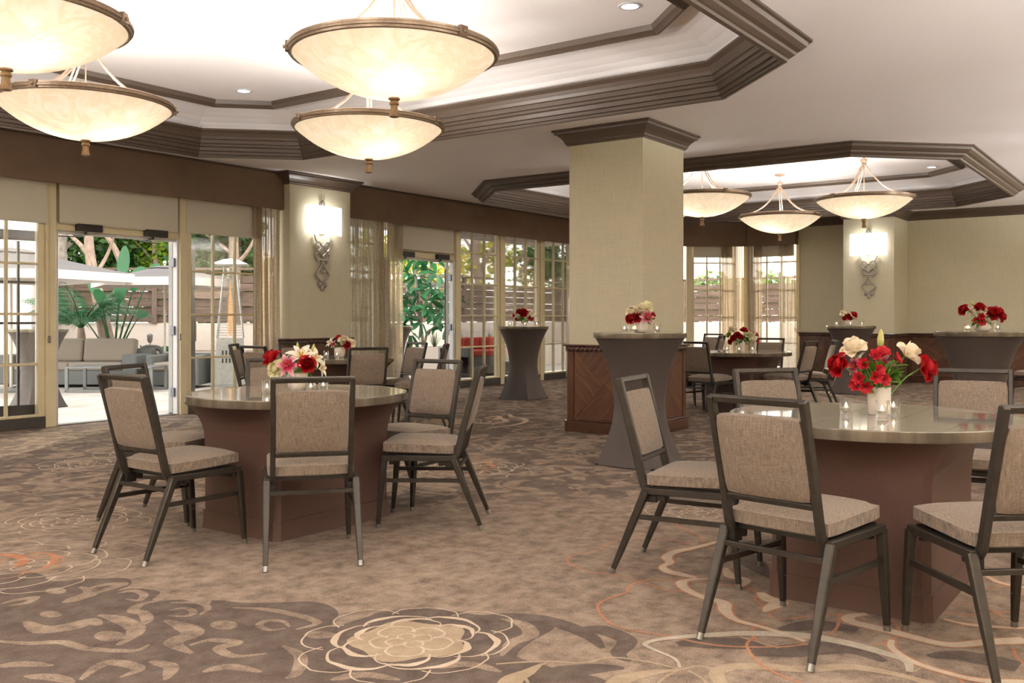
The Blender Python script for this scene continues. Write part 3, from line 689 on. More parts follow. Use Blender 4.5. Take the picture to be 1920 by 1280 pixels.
# ================================================================== LAMPS
def make_pendant(label):
    t = thing('pendant_lamp', label, 'pendant lamp', group='alabaster bowl pendants')
    R = .65; d = .27; zr = 0.0                   # origin at the rim centre
    ro = (R*R+d*d)/(2*d)
    prof = [(ro*math.sin(a), zr-d+ro*(1-math.cos(a))) for a in [math.asin((R-.02)/ro)*k/12 for k in range(1, 13)]]
    ob('bowl', MB().lathe([(.012, zr-d)]+prof, 48), 'alabaster', t, True)
    ob('rim', MB().lathe([(R-.03, -.012), (R-.015, -.022), (R+.0, -.018), (R+.004, -.006), (R+.012, -.002), (R+.014, .012), (R+.004, .018), (R+.006, .026), (R-.004, .034), (R-.02, .03), (R-.03, .01), (R-.03, -.012)], 56), 'bronze', t, True)
    ob('finial', MB().lathe([(.004, -d+.004), (.036, -d-.002), (.038, -d-.012), (.022, -d-.02), (.03, -d-.03), (.031, -d-.042), (.022, -d-.052), (.024, -d-.08), (.029, -d-.105), (.031, -d-.12), (.02, -d-.124), (.002, -d-.124)], 16), 'finial_wood', t, True)
    for k in range(3):
        a = 2*PI*k/3+.35; ca, sa = math.cos(a), math.sin(a)
        path = catmull([(.03, .47), (.10, .36), (.20, .235), (.33, .13), (.48, .06), (R-.005, .028)], 5)
        for dx in (-.016, .016):
            ob('arm', MB().tube([(p[0]*ca-dx*sa, p[0]*sa+dx*ca, p[1]) for p in path], .0085, 6), 'bronze_pale', t, True)
        ob('clasp', MB().box(-.012, .02, -.03, .03, -.02, .04, Matrix.Translation((R*ca, R*sa, 0)) @ Matrix.Rotation(a, 4, 'Z')).sphere((R*ca+.025*ca, R*sa+.025*sa, .005), .012, 8), 'bronze', t, True, bevel=.003)
    ob('stem', MB().lathe([(.005, -.24), (.006, .47), (.03, .475), (.034, .50), (.03, .515), (.05, .53), (.046, .56), (.04, .57), (.012, .575), (.01, .60)], 12), 'bronze_pale', t, True)
    ch = MB()
    for k in range(2):
        ch.tube([(.018*math.cos(a)*(1-k), .018*math.cos(a)*k, .615+.034*k+.022*math.sin(a)) for a in [2*PI*i/10 for i in range(11)]], .004, 5)
    ob('chain', ch, 'bronze_pale', t, True)
    ob('canopy', MB().lathe([(.003, .66), (.05, .665), (.075, .668), (.08, .69), (.08, .70), (.003, .70)], 20), 'bronze_pale', t, True)
    for a in (.6, 2.7, 4.8):
        ob('bulb', MB().lathe([(.004, -.075), (.02, -.09), (.03, -.12), (.026, -.15), (.006, -.165)], 10, Matrix.Translation((.17*math.cos(a), .17*math.sin(a), -.02))), 'bulb', t, True)
    return t
PR = [((4.40, 4.09), 'large alabaster bowl pendant in the bigger tray, closest to the rose table'), ((5.95, 5.83), 'large alabaster bowl pendant in the bigger tray, closest to the lit pilaster sconce'),
      ((2.62, 5.36), 'large alabaster bowl pendant in the bigger tray, farthest from the column'), ((4.03, 7.0), 'large alabaster bowl pendant in the bigger tray, in front of the patio door valance'),
      ((12.03, 5.47), 'alabaster bowl pendant in the farther tray, closest to the column'), ((15.1, 5.5), 'alabaster bowl pendant in the farther tray hanging lowest over the gridded corner windows'),
      ((13.57, 3.74), 'alabaster bowl pendant in the farther tray above the second wall sconce')]
zrim = ZT-.70
pend0 = None; LIT = []
def point(name, loc, w, r, col=(1, .965, .94)):
    l = bpy.data.lights.new(name, 'POINT'); l.energy = w; l.shadow_soft_size = r; l.color = col
    o = bpy.data.objects.new(name, l); C.objects.link(o); o.location = loc; return o
for k, (p, lab) in enumerate(PR):
    if k == 0: o = pend0 = make_pendant(lab); o.location = (p[0], p[1], zrim)
    else: o = dup(pend0, (p[0], p[1], zrim), k*.4, lab)
    LIT.append(o)
# the fourth lamp of the farther tray hangs behind the column
o = dup(pend0, (13.57, 7.15, zrim), 1.1, 'alabaster bowl pendant in the farther tray, closest to the garden windows')
LIT.append(o)

# unseen pendants of the same bowl, added to even out the hall's light
zlow = HC-1.2; SIDE = []; FILL_W = [1.25, .95, .35, 1.15, 1.4, 1.2, 1.1]
for k, (p, lab) in enumerate([((.6, -1.3), 'added unseen alabaster fill pendant in the side row over the empty hall'), ((4.2, -1.5), 'added unseen alabaster fill pendant in the side row nearest the rose table'), ((8.2, -1.6), 'added unseen alabaster fill pendant in the side row level with the column'),
                              ((12.6, -1.6), 'added unseen alabaster fill pendant in the side row level with the farther tray'), ((-1.3, 2.2), 'added unseen alabaster fill pendant by the front wall opposite the bigger tray'), ((-1.2, 6.2), 'added unseen alabaster fill pendant by the front wall near the garden windows'), ((16.4, -1.6), 'added unseen alabaster fill pendant in the side row next to the end wall')]):
    o = dup(pend0, (p[0], p[1], zlow), k*.5, lab)
    SIDE.append(o)

for o in LIT+SIDE:  # the added fill pendants have their own strength factors
    for a in (.9, 4.0): point('pendant_bulb_light', (.2*math.cos(a), .2*math.sin(a), -.06), PENDANT_W*(FILL_K*FILL_W[SIDE.index(o)] if o in SIDE else 1)/2, .05).parent = o

def can(label, x, y, z):
    t = thing('recessed_downlight', label, 'ceiling light', (x, y, z), 0, 'recessed downlights')
    ob('trim_ring', MB().lathe([(.062, -.001), (.066, -.008), (.085, -.006), (.09, 0)], 28), 'jamb_white', t, True)
    ob('lens', MB().lathe([(.001, -.004), (.064, -.004)], 28), 'can_lens', t)
    l = bpy.data.lights.new('downlight', 'SPOT'); l.energy = CAN_W; l.spot_size = 1.9; l.spot_blend = .9; l.shadow_soft_size = .06; l.color = (1, .92, .82)
    lo = bpy.data.objects.new('downlight', l); C.objects.link(lo); lo.parent = t; lo.location = (0, 0, -.02)
q = at(457, 170, 1); q2 = at(1181, 11, 1)
def onz(x, y, z): d = Dr(x, y); t = (z-CAMH)/d[2]; return d[0]*t, d[1]*t
x, y = onz(457, 170, ZT); can('small round downlight in the bigger tray, near its window-side corner', x, y, ZT)
x, y = onz(1181, 11, ZT); can('small round downlight in the bigger tray, near its column-side corner', x, y, ZT)
x, y = onz(1747, 313, ZT); can('small round downlight in the farther tray beside its ring moulding', x, y, ZT)
can('added unseen small round downlight in the bigger tray, at the corner farthest from the column', 2.4, 3.5, ZT)  # extra downlight added out of view for more light

def make_sconce(label, loc, rz):
    t = thing('wall_sconce', label, 'wall sconce', loc, rz, 'linen shade wall sconces')   # local: x along wall, -y into the room, z=0 at shade bottom
    W, H = .33, .40; n = 14
    arc = [(-W*math.cos(PI*i/n)*1.0, -.03-.10*math.sin(PI*i/n)**.6) for i in range(n+1)]
    sh = MB(); sh.loft([[(x, y, 0) for x, y in arc], [(x, y, H) for x, y in arc]], False, None, False)
    sh.loft([[(x*.985, y+.004, 0) for x, y in arc], [(x*.985, y+.004, H) for x, y in arc]], False, None, False)
    ob('shade', sh, 'lamp_shade', t, True)
    ob('back_plate', MB().box(-.05, .05, -.012, 0, .02, .42), 'sconce_silver', t, bevel=.003)
    s1 = .00148; s2 = .001122; y0 = 480
    curves = [[(104, 482), (88, 540), (66, 578)], [(0, 745), (45, 705), (78, 660), (88, 615), (74, 578), (46, 570), (24, 592), (22, 625)], [(60, 700), (20, 640), (-14, 610)],
              [(0, 768), (20, 735), (46, 708), (74, 712), (88, 745), (78, 782), (56, 778), (60, 760)], [(0, 800), (28, 792), (52, 796), (62, 815), (48, 828)],
              [(6, 815), (10, 850), (30, 895), (62, 945), (82, 985), (70, 1015), (36, 1048), (4, 1085)], [(82, 985), (62, 948), (36, 932), (14, 945), (20, 965)]]
    for c in curves:
        for sg in (-1, 1):
            ob('scroll', MB().tube(catmull([(sg*a*s1, -.02, -(b-y0)*s2) for a, b in c], 5), .0125, 6), 'sconce_silver', t, True)
    ft = MB()
    for sg in (-1, 1): ft.sphere((sg*.048, -.018, -(1102-y0)*s2), .038, 12, None, (1, .35, 1))
    ft.sphere((0, -.018, -(1145-y0)*s2), .05, 12, None, (.55, .35, 1.05))
    ob('drop_leaf', ft, 'sconce_silver', t, True)
    fin = MB().sphere((0, -.02, H+.055), .03, 10, None, (.5, .4, 1.4))
    for sg in (-1, 1): fin.tube(catmull([(0, -.02, H+.0), (sg*.03, -.02, H+.03), (sg*.045, -.02, H+.055), (sg*.03, -.02, H+.065)], 5), .006, 6)
    ob('finial', fin, 'sconce_silver', t, True)
    l = point('sconce_light', (0, -.085, H*.5), SCONCE_W, .04); l.parent = t
    return t
make_sconce('lit linen wall sconce with silver scrollwork on the pilaster between patio doors', (9.29, 10.026, 2.38), 0)
make_sconce('lit linen wall sconce with silver scrollwork on the end wall pilaster', (17.876, 4.84, 2.35), -PI/2)

# ================================================================== TABLES
def clip_cell(x0, x1, y0, y1, R, n=160):
    """the piece of a disc of radius R inside a grid cell"""
    poly = [(R*math.cos(2*PI*i/n), R*math.sin(2*PI*i/n)) for i in range(n)]
    for ax, lim, sg in ((0, x0, 1), (0, x1, -1), (1, y0, 1), (1, y1, -1)):
        out = []
        for i in range(len(poly)):
            p, q = poly[i], poly[(i+1) % len(poly)]
            ip, iq = sg*(p[ax]-lim) >= 0, sg*(q[ax]-lim) >= 0
            if ip: out.append(p)
            if ip != iq:
                t = (lim-p[ax])/(q[ax]-p[ax]); out.append((p[0]+(q[0]-p[0])*t, p[1]+(q[1]-p[1])*t))
        poly = out
        if len(poly) < 3: return None
    return poly
def tabletop(t, R, z, cell, th=.046):
    ob('rim', MB().lathe([(R-.02, z-th), (R, z-th), (R+.002, z-th+.004), (R+.002, z-.004), (R-.002, z), (R-.012, z), (R-.02, z-.008)], 44), 'table_rim', t, True)
    ob('underlay', MB().lathe([(.001, z-th+.005), (R-.015, z-th+.005), (R-.015, z-.012), (.001, z-.012)], 40), 'table_rim', t)
    n = int(R/cell)+2; edges = [(k+.5)*cell for k in range(-n, n)]
    for a in edges:
        for b in edges:
            g = .0012; p = clip_cell(a+g, a+cell-g, b+g, b+cell-g, R-.013)
            if p:
                zt = z-.001
                ob('tile', MB().prism(p, z-.012, zt), 'tile_stone', t)
def flare(z0, z1, ax, ay, flt, flb, nz=14, rnd=.03, hem=None, kt=2.6, kb=2.6):
    """square-plan stretch cover, flared by flt at the top and flb at the foot"""
    loops = []
    for j in range(nz+1):
        u = j/nz; z = z0+(z1-z0)*u
        k = flt*max(0, (u-.35)/.65)**kt+flb*max(0, (.55-u)/.55)**kb
        hx, hy = ax+k, ay+k; L = []
        for sx, sy in ((1, 1), (-1, 1), (-1, -1), (1, -1)):
            seq = [(sx*(hx-rnd), sy*hy), (sx*hx, sy*(hy-rnd))] if sx*sy > 0 else [(sx*hx, sy*(hy-rnd)), (sx*(hx-rnd), sy*hy)]
            if sx*sy > 0: seq = [seq[1], seq[0]]
            else: seq = [seq[1], seq[0]]
            L += [(x, y, z) for x, y in seq]
            # shallow sag of the cloth between corners
        loops.append(L)
    return loops
def round_table(label, c, mat='table_cover'):
    t = thing('round_table', label, 'table', (c[0], c[1], 0), 0, 'round tiled dining tables')
    tabletop(t, .64, .765, .26)
    ob('pedestal_cover', MB().loft(flare(.10, .719, .44, .325, .085, .0, 20, kt=5.0), True), mat, t, True)
    ob('cover_hem', MB().loft(flare(.0, .10, .447, .332, 0, .004, 3), True), mat, t, True)
    ob('hem_seam', MB().loft(flare(.098, .106, .449, .334, 0, 0, 1), True), mat, t)
    return t
T1, T2, T3, T4 = (3.82, 4.32), (4.42, 1.17), (7.43, 7.78), (11.87, 4.84)
round_table('round tiled table with brown cover under the big white and pink lily bouquet', T1, 'table_cover_warm')
round_table('round tiled table with brown cover under the tall bouquet of loose cream and red roses', T2, 'table_cover_warm')
round_table('round tiled table with dark cover in front of the sconce pilaster', T3)
round_table('round tiled table with dark cover before the slanted corner window', T4)
def cocktail(label, c, group='tall cocktail tables in stretch covers', zt=1.083, h=.235):
    t = thing('cocktail_table', label, 'cocktail table', (c[0], c[1], 0), 0, group)
    tabletop(t, .38, zt, .26, .043)
    # stretch cover: round at the top, pinched waist, pulled out to four feet
    loops = []; nz = 22; n = 48
    for j in range(nz+1):
        u = j/nz; z = (zt-.046)*u; L = []
        for i in range(n):
            a = 2*PI*i/n
            sq = 1/max(abs(math.cos(a)), abs(math.sin(a)))                     # square plan factor
            e = max(0, (.5-u)/.5)**1.8; tp = max(0, (u-.42)/.58)**2.3
            star = (sq/math.sqrt(2))**3.0
            rw = .205*(1+.10*(sq-1)); rf = (.27*math.sqrt(2))*(.70+.30*star)
            L.append(((rw*(1-e)*(1-tp)+rf*e+.365*tp)*math.cos(a), (rw*(1-e)*(1-tp)+rf*e+.365*tp)*math.sin(a), z+(.012*(1-star) if j == 0 else 0)))
        loops.append(L)
    ob('stretch_cover', MB().loft(loops, False), 'spandex', t, True)
    for sx in (1, -1):
        for sy in (1, -1): ob('foot', MB().lathe([(.02, 0), (.022, .01), (.012, .02)], 10, Matrix.Translation((sx*.255, sy*.255, 0)), True), 'closer_black', t)
    return t
K1, K2, K3, K4 = (6.96, 3.72), (11.63, 8.18), (15.55, 4.49), (9.46, 1.585)
cocktail('tall cocktail table in brown stretch cover standing against the papered column', K1)
cocktail('tall cocktail table in brown stretch cover in front of the garden window grid', K2)
cocktail('tall cocktail table in brown stretch cover below the end wall sconce', K3)
cocktail('tall cocktail table in brown stretch cover before the papered end wall', K4)

# ================================================================== CHAIRS
def make_chair(label):
    t = thing('banquet_chair', label, 'chair')
    def uy(z): return -.185-(z-.50)*.262                      # the back leans
    X = .188
    # uprights with top rail and lower rail; the uprights sweep forward under the seat
    side = catmull([(-.06, .372), (-.125, .385), (-.165, .42), (-.183, .48), (uy(.62), .62), (uy(.77), .77), (uy(.915), .915)], 5)
    for sg in (-1, 1): ob('back_upright', MB().tube([(sg*X, y, z) for y, z in side], 1, 4, None, [(.019, .0125), (-.019, .0125), (-.019, -.0125), (.019, -.0125)], (0, 1, 0)), 'chair_metal', t, bevel=.004)
    def rail(z, h, nm):
        T = Matrix.Translation((0, uy(z), z)) @ Matrix.Rotation(.257, 4, 'X')
        return ob(nm, MB().box(-X-.012, X+.012, -.012, .014, -h/2, h/2, T), 'chair_metal', t, bevel=.004)
    rail(.905, .026, 'top_rail'); rail(.535, .024, 'lower_rail')
    # back cushion (soft slab)
    def cushion(hx, prof_loops): return MB().loft(prof_loops)
    T = Matrix.Translation((0, uy(.70), .70)) @ Matrix.Rotation(.257, 4, 'X')
    def pad(hx, hz, hy, T, name, dome=.012, axis='y'):
        mb = MB(); nx, nz = 10, 10; g = {}
        vsx = []
        for s_ in (-1, 1):
            for j in range(nz+1):
                for i in range(nx+1):
                    u, v = -1+2*i/nx, -1+2*j/nz
                    e = (1-abs(u)**6)*(1-abs(v)**6); d_ = s_*(hy*.55+(hy*.45)*e**.5+dome*(1-u*u)*(1-v*v))
                    uu, vv = hx*u*(1-.04*abs(v)**8), hz*v*(1-.04*abs(u)**8)
                    vsx.append((uu, d_, vv) if axis == 'y' else (uu, vv, d_))
        k = (nx+1)*(nz+1); fs = []
        for s_ in (0, 1):
            for j in range(nz):
                for i in range(nx):
                    a = s_*k+j*(nx+1)+i; q = (a, a+1, a+nx+2, a+nx+1); fs.append(q if s_ == 0 else q[::-1])
        ring = [i for i in range(nx+1)]+[j*(nx+1)+nx for j in range(1, nz+1)]+[nz*(nx+1)+i for i in range(nx-1, -1, -1)]+[j*(nx+1) for j in range(nz-1, 0, -1)]
        for a, b in zip(ring, ring[1:]+ring[:1]): fs.append((a, k+a, k+b, b))
        mb.add(vsx, fs, T)
        return ob(name, mb, 'chair_fabric', t, True)
    pad(X-.014, .155, .024, T, 'backrest', .010)
    pad(.212, .212, .042, Matrix.Translation((0, .055, .455)) @ Matrix.Rotation(.03, 4, 'X'), 'seat', .012, 'z')
    ob('seat_pan', MB().box(-.195, .195, -.13, .25, .398, .418), 'closer_black', t)
    for sg in (-1, 1):
        x = sg*.216
        fr = MB().box(x-.0125, x+.0125, -.165, .262, .385, .415)
        ob('seat_rail', fr, 'chair_metal', t, bevel=.003)
        for nm, top, foot in (('front', (x, .25, .395), (x+sg*.006, .285, .0)), ('rear', (x, -.148, .40), (x+sg*.008, -.315, .0))):
            tv, fv = Vector(top), Vector(foot); capz = tv+(fv-tv)*.94
            lg = ob('leg', MB().tube([tv, tv+(capz-tv)*.5, capz], [.0185, .0165, .0115], 4, None, [(1, .72), (.72, 1), (-.72, 1), (-1, .72), (-1, -.72), (-.72, -1), (.72, -1), (1, -.72)], (0, 1, 0)), 'chair_metal', t, True)
            ob('foot_cap', MB().tube([capz, fv], [.0135, .0145], 10), 'foot_cap', lg, True)
            if nm == 'front': ob('rivet', MB().sphere(tuple(tv+(fv-tv)*.66+Vector((-sg*.012, 0, 0))), .005, 6), 'foot_cap', lg)
        f_ = Vector((x, .25, .395)).lerp(Vector((x, .285, 0)), .31); r_ = Vector((x, -.148, .40)).lerp(Vector((x, -.315, 0)), .31)
        ob('side_stretcher', MB().tube([r_, f_], 1, 4, None, [(.011, .008), (-.011, .008), (-.011, -.008), (.011, -.008)]), 'chair_metal', t)
    ob('cross_bar', MB().box(-.216, .216, -.185, -.165, .335, .355), 'chair_metal', t, bevel=.002); ob('cross_bar', MB().box(-.2, .2, .2, .225, .36, .385), 'chair_metal', t, bevel=.002)
    for sg in (-1, 1): ob('back_bracket', MB().box(sg*X-.014, sg*X+.014, -.16, -.10, .345, .40), 'closer_black', t, bevel=.003)
    return t
chair0 = None
def chair(c, deg, label, group):
    """deg = direction the sitter faces in room axes"""
    global chair0
    rz = math.radians(deg)-PI/2
    if chair0 is None:
        chair0 = make_chair(label); chair0.location = (c[0], c[1], 0); chair0.rotation_euler = (0, 0, rz); chair0['group'] = group; return chair0
    return dup(chair0, (c[0], c[1], 0), rz, label, group)
g1 = 'chairs round the lily table'
chair((3.32, 3.67), 51, 'woven taupe banquet chair at the lily table, back turned to the tan-centred carpet rosette', g1)
chair((2.985, 4.345), 0, 'woven taupe banquet chair at the lily table, back turned to a white carpet rosette', g1)
chair((4.29, 3.675), 122, 'woven taupe banquet chair at the lily table, facing away from the rose table', g1)
chair((4.70, 4.21), 184, 'woven taupe banquet chair at the lily table, its back toward the papered column', g1)
chair((3.43, 5.06), -68, 'woven taupe banquet chair at the lily table, its back to the open sofa door', g1)
chair((4.34, 5.10), -123, 'woven taupe banquet chair at the lily table, its back toward the pilaster table', g1)
g2 = 'chairs round the cream and red rose table'
chair((3.55, 1.226), -10, 'woven taupe banquet chair at the rose table, standing on the grey and orange carpet veins', g2)
chair((4.17, 1.957), -81, 'woven taupe banquet chair at the rose table, its back toward the lily table', g2)
chair((3.77, .55), 41, 'woven taupe banquet chair at the rose table, farthest from the column', g2)
chair((5.01, 1.745), -128, 'woven taupe banquet chair at the rose table, its back toward the column cocktail table', g2)
chair((5.53, .96), 190, 'woven taupe banquet chair at the rose table, bright front mirrored in the tabletop', g2)
g3 = 'chairs round the pilaster table'
chair((6.93, 8.47), -50, 'woven taupe banquet chair at the pilaster table, in front of the patio heater window', g3)
chair((6.66, 7.90), 0, 'woven taupe banquet chair at the pilaster table, between heater window and lily table', g3)
chair((7.60, 8.50), -106, 'woven taupe banquet chair at the pilaster table, backed against the pilaster dado', g3)
chair((6.85, 6.83), 61, 'woven taupe banquet chair at the pilaster table, back turned to the lily table', g3)
chair((8.24, 7.62), 166, 'woven taupe banquet chair at the pilaster table, before the planter-side door', g3)
chair((7.98, 7.02), 124, 'woven taupe banquet chair at the pilaster table, nearest the papered column', g3)
g4 = 'chairs round the corner window table'
chair((10.98, 4.93), -8, 'woven taupe banquet chair at the corner window table, back beside the column dado', g4)
chair((12.05, 5.70), -100, 'woven taupe banquet chair at the corner window table, on its garden window side', g4)
chair((13.05, 4.98), 182, 'woven taupe banquet chair at the corner window table, in front of the end window curtain', g4)
chair((11.78, 4.16), 83, 'woven taupe banquet chair at the corner window table, its back toward the rose table', g4)
chair((12.42, 4.08), 118, 'woven taupe banquet chair at the corner window table, its back toward the end wall tables', g4)
g5 = 'far chairs by the corner windows'
chair((16.2, 7.32), 170, 'woven taupe banquet chair standing just under the slanted window', g5)
chair((14.9, 6.72), 100, 'woven taupe banquet chair standing before the woven curtain in the window angle', g5)
chair((14.55, 1.72), 165, 'woven taupe banquet chair standing alone before the end wall dado', g5)

# ================================================================== FLOWERS AND CANDLES
def petal_grid(mb, L, W, T, curl, cup=.3, nu=4, nv=6, tipw=.25, base=.25):
    """a petal from the origin along +x, curling up (+) or back (-)"""
    g = []
    for j in range(nv+1):
        v = j/nv; ang = curl*v; x = L*(math.sin(ang)/curl if abs(curl) > 1e-3 else v); z = L*((1-math.cos(ang))/curl if abs(curl) > 1e-3 else 0)
        w = W*(base+(1-base)*math.sin(PI*min(1, v*.62+.12))**1.0)*(1 if v < .6 else max(tipw, 1-((v-.6)/.4)**2*(1-tipw)))
        g.append([(x-cup*w*(abs(i/nu-.5)*2)**2*math.sin(ang)*0, w*(i/nu-.5), z+cup*w*(abs(i/nu-.5)*2)**2) for i in range(nu+1)])
    vsx = [p for r in g for p in r]; n = nu+1
    mb.add(vsx, [(j*n+i, j*n+i+1, (j+1)*n+i+1, (j+1)*n+i) for j in range(nv) for i in range(nu)], T)
MESH = {}
def rose_mesh(mat, openness):
    key = ('rose', mat, openness)
    if key not in MESH:
        mb = MB(); rnd = random.Random(5)
        mb.lathe([(.004, .0), (.012, .004), (.014, .03), (.006, .045)], 8)
        for lay, (n, r, tilt, L, W) in enumerate(((3, .006, 1.55, .045, .034), (4, .010, 1.42, .046, .042), (5, .013, 1.22, .046, .048), (6, .014, 1.22-openness, .043, .050))):
            for k in range(n):
                a = 2*PI*(k+.37*lay)/n+rnd.uniform(-.1, .1)
                T = Matrix.Rotation(a, 4, 'Z') @ Matrix.Translation((r*.5, 0, .0)) @ Matrix.Rotation(-tilt+.25, 4, 'Y')
                petal_grid(mb, L, W, T, .0+(-.55 if lay == 3 else .25), .45, tipw=.75, base=.4)
        me = mb.mesh('rose', True); me.materials.append(M(mat)); MESH[key] = me
    return MESH[key]
def lily_mesh(mat, curl):
    key = ('lily', mat, curl)
    if key not in MESH:
        mb = MB()
        for k in range(6):
            T = Matrix.Rotation(2*PI*k/6, 4, 'Z') @ Matrix.Translation((0, 0, .004*(k % 2))) @ Matrix.Rotation(-.95, 4, 'Y')
            petal_grid(mb, .105, .042 if k % 2 else .032, T, -curl, .25, nv=8, tipw=.1)
        me = mb.mesh('lily', True); me.materials.append(M(mat)); MESH[key] = me
    return MESH[key]
def alst_mesh():
    if 'alst' not in MESH:
        mb = MB()
        for k in range(6):
            T = Matrix.Rotation(2*PI*k/6+.2, 4, 'Z') @ Matrix.Rotation(-.85, 4, 'Y'); petal_grid(mb, .042, .033, T, -.4, .35, nv=5, tipw=.55)
        me = mb.mesh('alstroemeria', True); me.materials.append(M('petal_alst')); MESH['alst'] = me
    return MESH['alst']
def stamen_mesh():
    if 'st' not in MESH:
        mb = MB()
        for k in range(6):
            a = 2*PI*k/6; mb.tube([(0, 0, 0), (.006*math.cos(a), .006*math.sin(a), .03), (.018*math.cos(a), .018*math.sin(a), .06)], .0012, 4)
            mb.sphere((.018*math.cos(a), .018*math.sin(a), .061), .004, 5)
        me = mb.mesh('stamens', True); me.materials.append(M('stamen')); MESH['st'] = me
    return MESH['st']
def leaf_mesh():
    if 'lf' not in MESH:
        mb = MB(); petal_grid(mb, .09, .03, Matrix.Identity(4), -.6, .2, 4, 7, .08, .15)
        me = mb.mesh('leaf', True); me.materials.append(M('leaf_bouquet')); MESH['lf'] = me
    return MESH['lf']
def bud_mesh():
    if 'bd' not in MESH:
        mb = MB().lathe([(.003, 0), (.010, .01), (.015, .035), (.016, .055), (.012, .08), (.006, .098), (.001, .105)], 9)
        me = mb.mesh('lily_bud', True); me.materials.append(M('petal_bud')); MESH['bd'] = me
    return MESH['bd']
def carn_mesh(mat):
    key = ('carn', mat)
    if key not in MESH:
        mb = MB(); rnd = random.Random(3)
        for lay in range(4):
            for k in range(7):
                T = Matrix.Rotation(2*PI*k/7+lay*.4, 4, 'Z') @ Matrix.Rotation(-.35-.36*lay+rnd.uniform(-.1, .1), 4, 'Y'); petal_grid(mb, .034, .026, T, -.3, .3, 4, 4, .9, .3)
        me = mb.mesh('carnation', True); me.materials.append(M(mat)); MESH[key] = me
    return MESH[key]
VASES = {'cylinder': [(.001, 0), (.047, 0), (.05, .004), (.052, .12), (.05, .124), (.047, .12), (.045, .02), (.001, .018)],
         'round': [(.001, 0), (.032, 0), (.045, .006), (.058, .035), (.062, .07), (.06, .105), (.056, .112), (.053, .105), (.053, .07), (.001, .03)],
         'squat': [(.001, 0), (.04, 0), (.06, .012), (.072, .035), (.066, .06), (.054, .072), (.054, .085), (.05, .085), (.05, .07), (.001, .03)],
         'glass': [(.001, 0), (.03, 0), (.032, .09), (.029, .09), (.028, .01), (.001, .008)]}
def point_to(d):
    return Vector(d).normalized().to_track_quat('Z', 'Y').to_euler()
def bouquet(label, loc, vase, items, leaves, seed, scale=1.0):
    """local x = right of the view, y = away, z up from the table; items: kind, x, y, z, scale, direction"""
    t = thing('flower_arrangement', label, 'flowers', loc, RZC, 'flower arrangements in small vases'); 
    ob('vase', MB().lathe(VASES[vase], 28), 'votive_glass' if vase == 'glass' else 'ceramic', t, True)
    rnd = random.Random(seed); zt = VASES[vase][-3][1] if vase != 'cylinder' else .12
    zt = max(z for _, z in VASES[vase])
    stems = MB()
    items = [(k_, x*scale, y*scale, zt+(z-zt)*scale+(.01 if scale < .95 else 0), sc*scale, d) for k_, x, y, z, sc, d in items]
    for kind, x, y, z, sc, d in items:
        d = Vector(d)
        me = {'red': lambda: rose_mesh('petal_red', .35), 'white': lambda: rose_mesh('petal_white', .5), 'yellow': lambda: rose_mesh('petal_cream_yellow', .6), 'lilyw': lambda: lily_mesh('petal_lily_white', 1.1), 'lilyp': lambda: lily_mesh('petal_lily_pink', 1.5),
              'alst': alst_mesh, 'bud': bud_mesh, 'carn': lambda: carn_mesh('petal_red'), 'green': lambda: carn_mesh('petal_green')}[kind]()
        nm = {'red': 'rose', 'white': 'rose', 'yellow': 'rose', 'lilyw': 'lily', 'lilyp': 'lily', 'alst': 'alstroemeria', 'bud': 'lily_bud', 'carn': 'carnation', 'green': 'chrysanthemum'}[kind]
        o = ob(nm, me, None, t, loc=(x, y, z), rot=point_to(d)); o.scale = (sc,)*3
        if kind in ('red', 'white', 'yellow', 'lilyw', 'lilyp'): o['label'] = {'red': 'deep red rose', 'white': 'cream rose', 'yellow': 'pale yellow rose', 'lilyw': 'white lily', 'lilyp': 'pink and white lily'}[kind]
        if kind in ('lilyw', 'lilyp'): ob('stamens', stamen_mesh(), None, o)
        e = Vector((x, y, z))-d.normalized()*.004; b = Vector((x*.18, y*.18, zt*.5))
        stems.tube(catmull([b, (b+e)/2+Vector((0, 0, .02)), e], 4), .0028, 5)
    ob('stems', stems, 'stem_green', t, True)
    zc = sum(i[3] for i in items)/len(items)
    for k in range(leaves):
        a = rnd.uniform(0, 2*PI); el = rnd.uniform(-.5, 1.0); r0 = rnd.uniform(.01, .05)
        o = ob('leaf', leaf_mesh(), None, t, loc=(r0*math.cos(a), r0*math.sin(a)*.7, zt+rnd.uniform(-.005, max(.03, (zc-zt)*.9))), rot=(rnd.uniform(-.5, .5), -el, a)); s_ = rnd.uniform(.8, 1.4)*min(1, scale*1.15); o.scale = (s_, s_, s_)
    return t
Ztab, Zck = .765, 1.083
def votive(label, x, y, z, group):
    t = thing('votive_candle', label, 'candle', (x, y, z), random.uniform(0, 6), group)
    ob('glass_cup', MB().lathe([(.001, 0), (.024, 0), (.027, .004), (.031, .075), (.029, .075), (.026, .016), (.001, .014)], 20), 'votive_glass', t, True)
    cd = ob('tealight', MB().lathe([(.001, .016), (.019, .016), (.0195, .030), (.018, .031), (.001, .029)], 16), 'wax', t, True)
    ob('flame', MB().lathe([(.0005, .033), (.004, .037), (.0045, .042), (.002, .050), (.0004, .054)], 8), 'flame', cd, True)
    return t
def table_px(x, y, z):
    p = fl(x, y, z); return p
def votives(pts, c, z, R, label, who=None):
    for k, (dx, dy) in enumerate(pts):
        # dx right, dy away from the vase
        w = Vector((c[0], c[1], 0))+Vector((si, -co, 0))*dx+Vector((co, si, 0))*dy
        votive(who[k] if who else label, w.x, w.y, z, label)
V3 = Vector
def flw(c, px_dx): return c
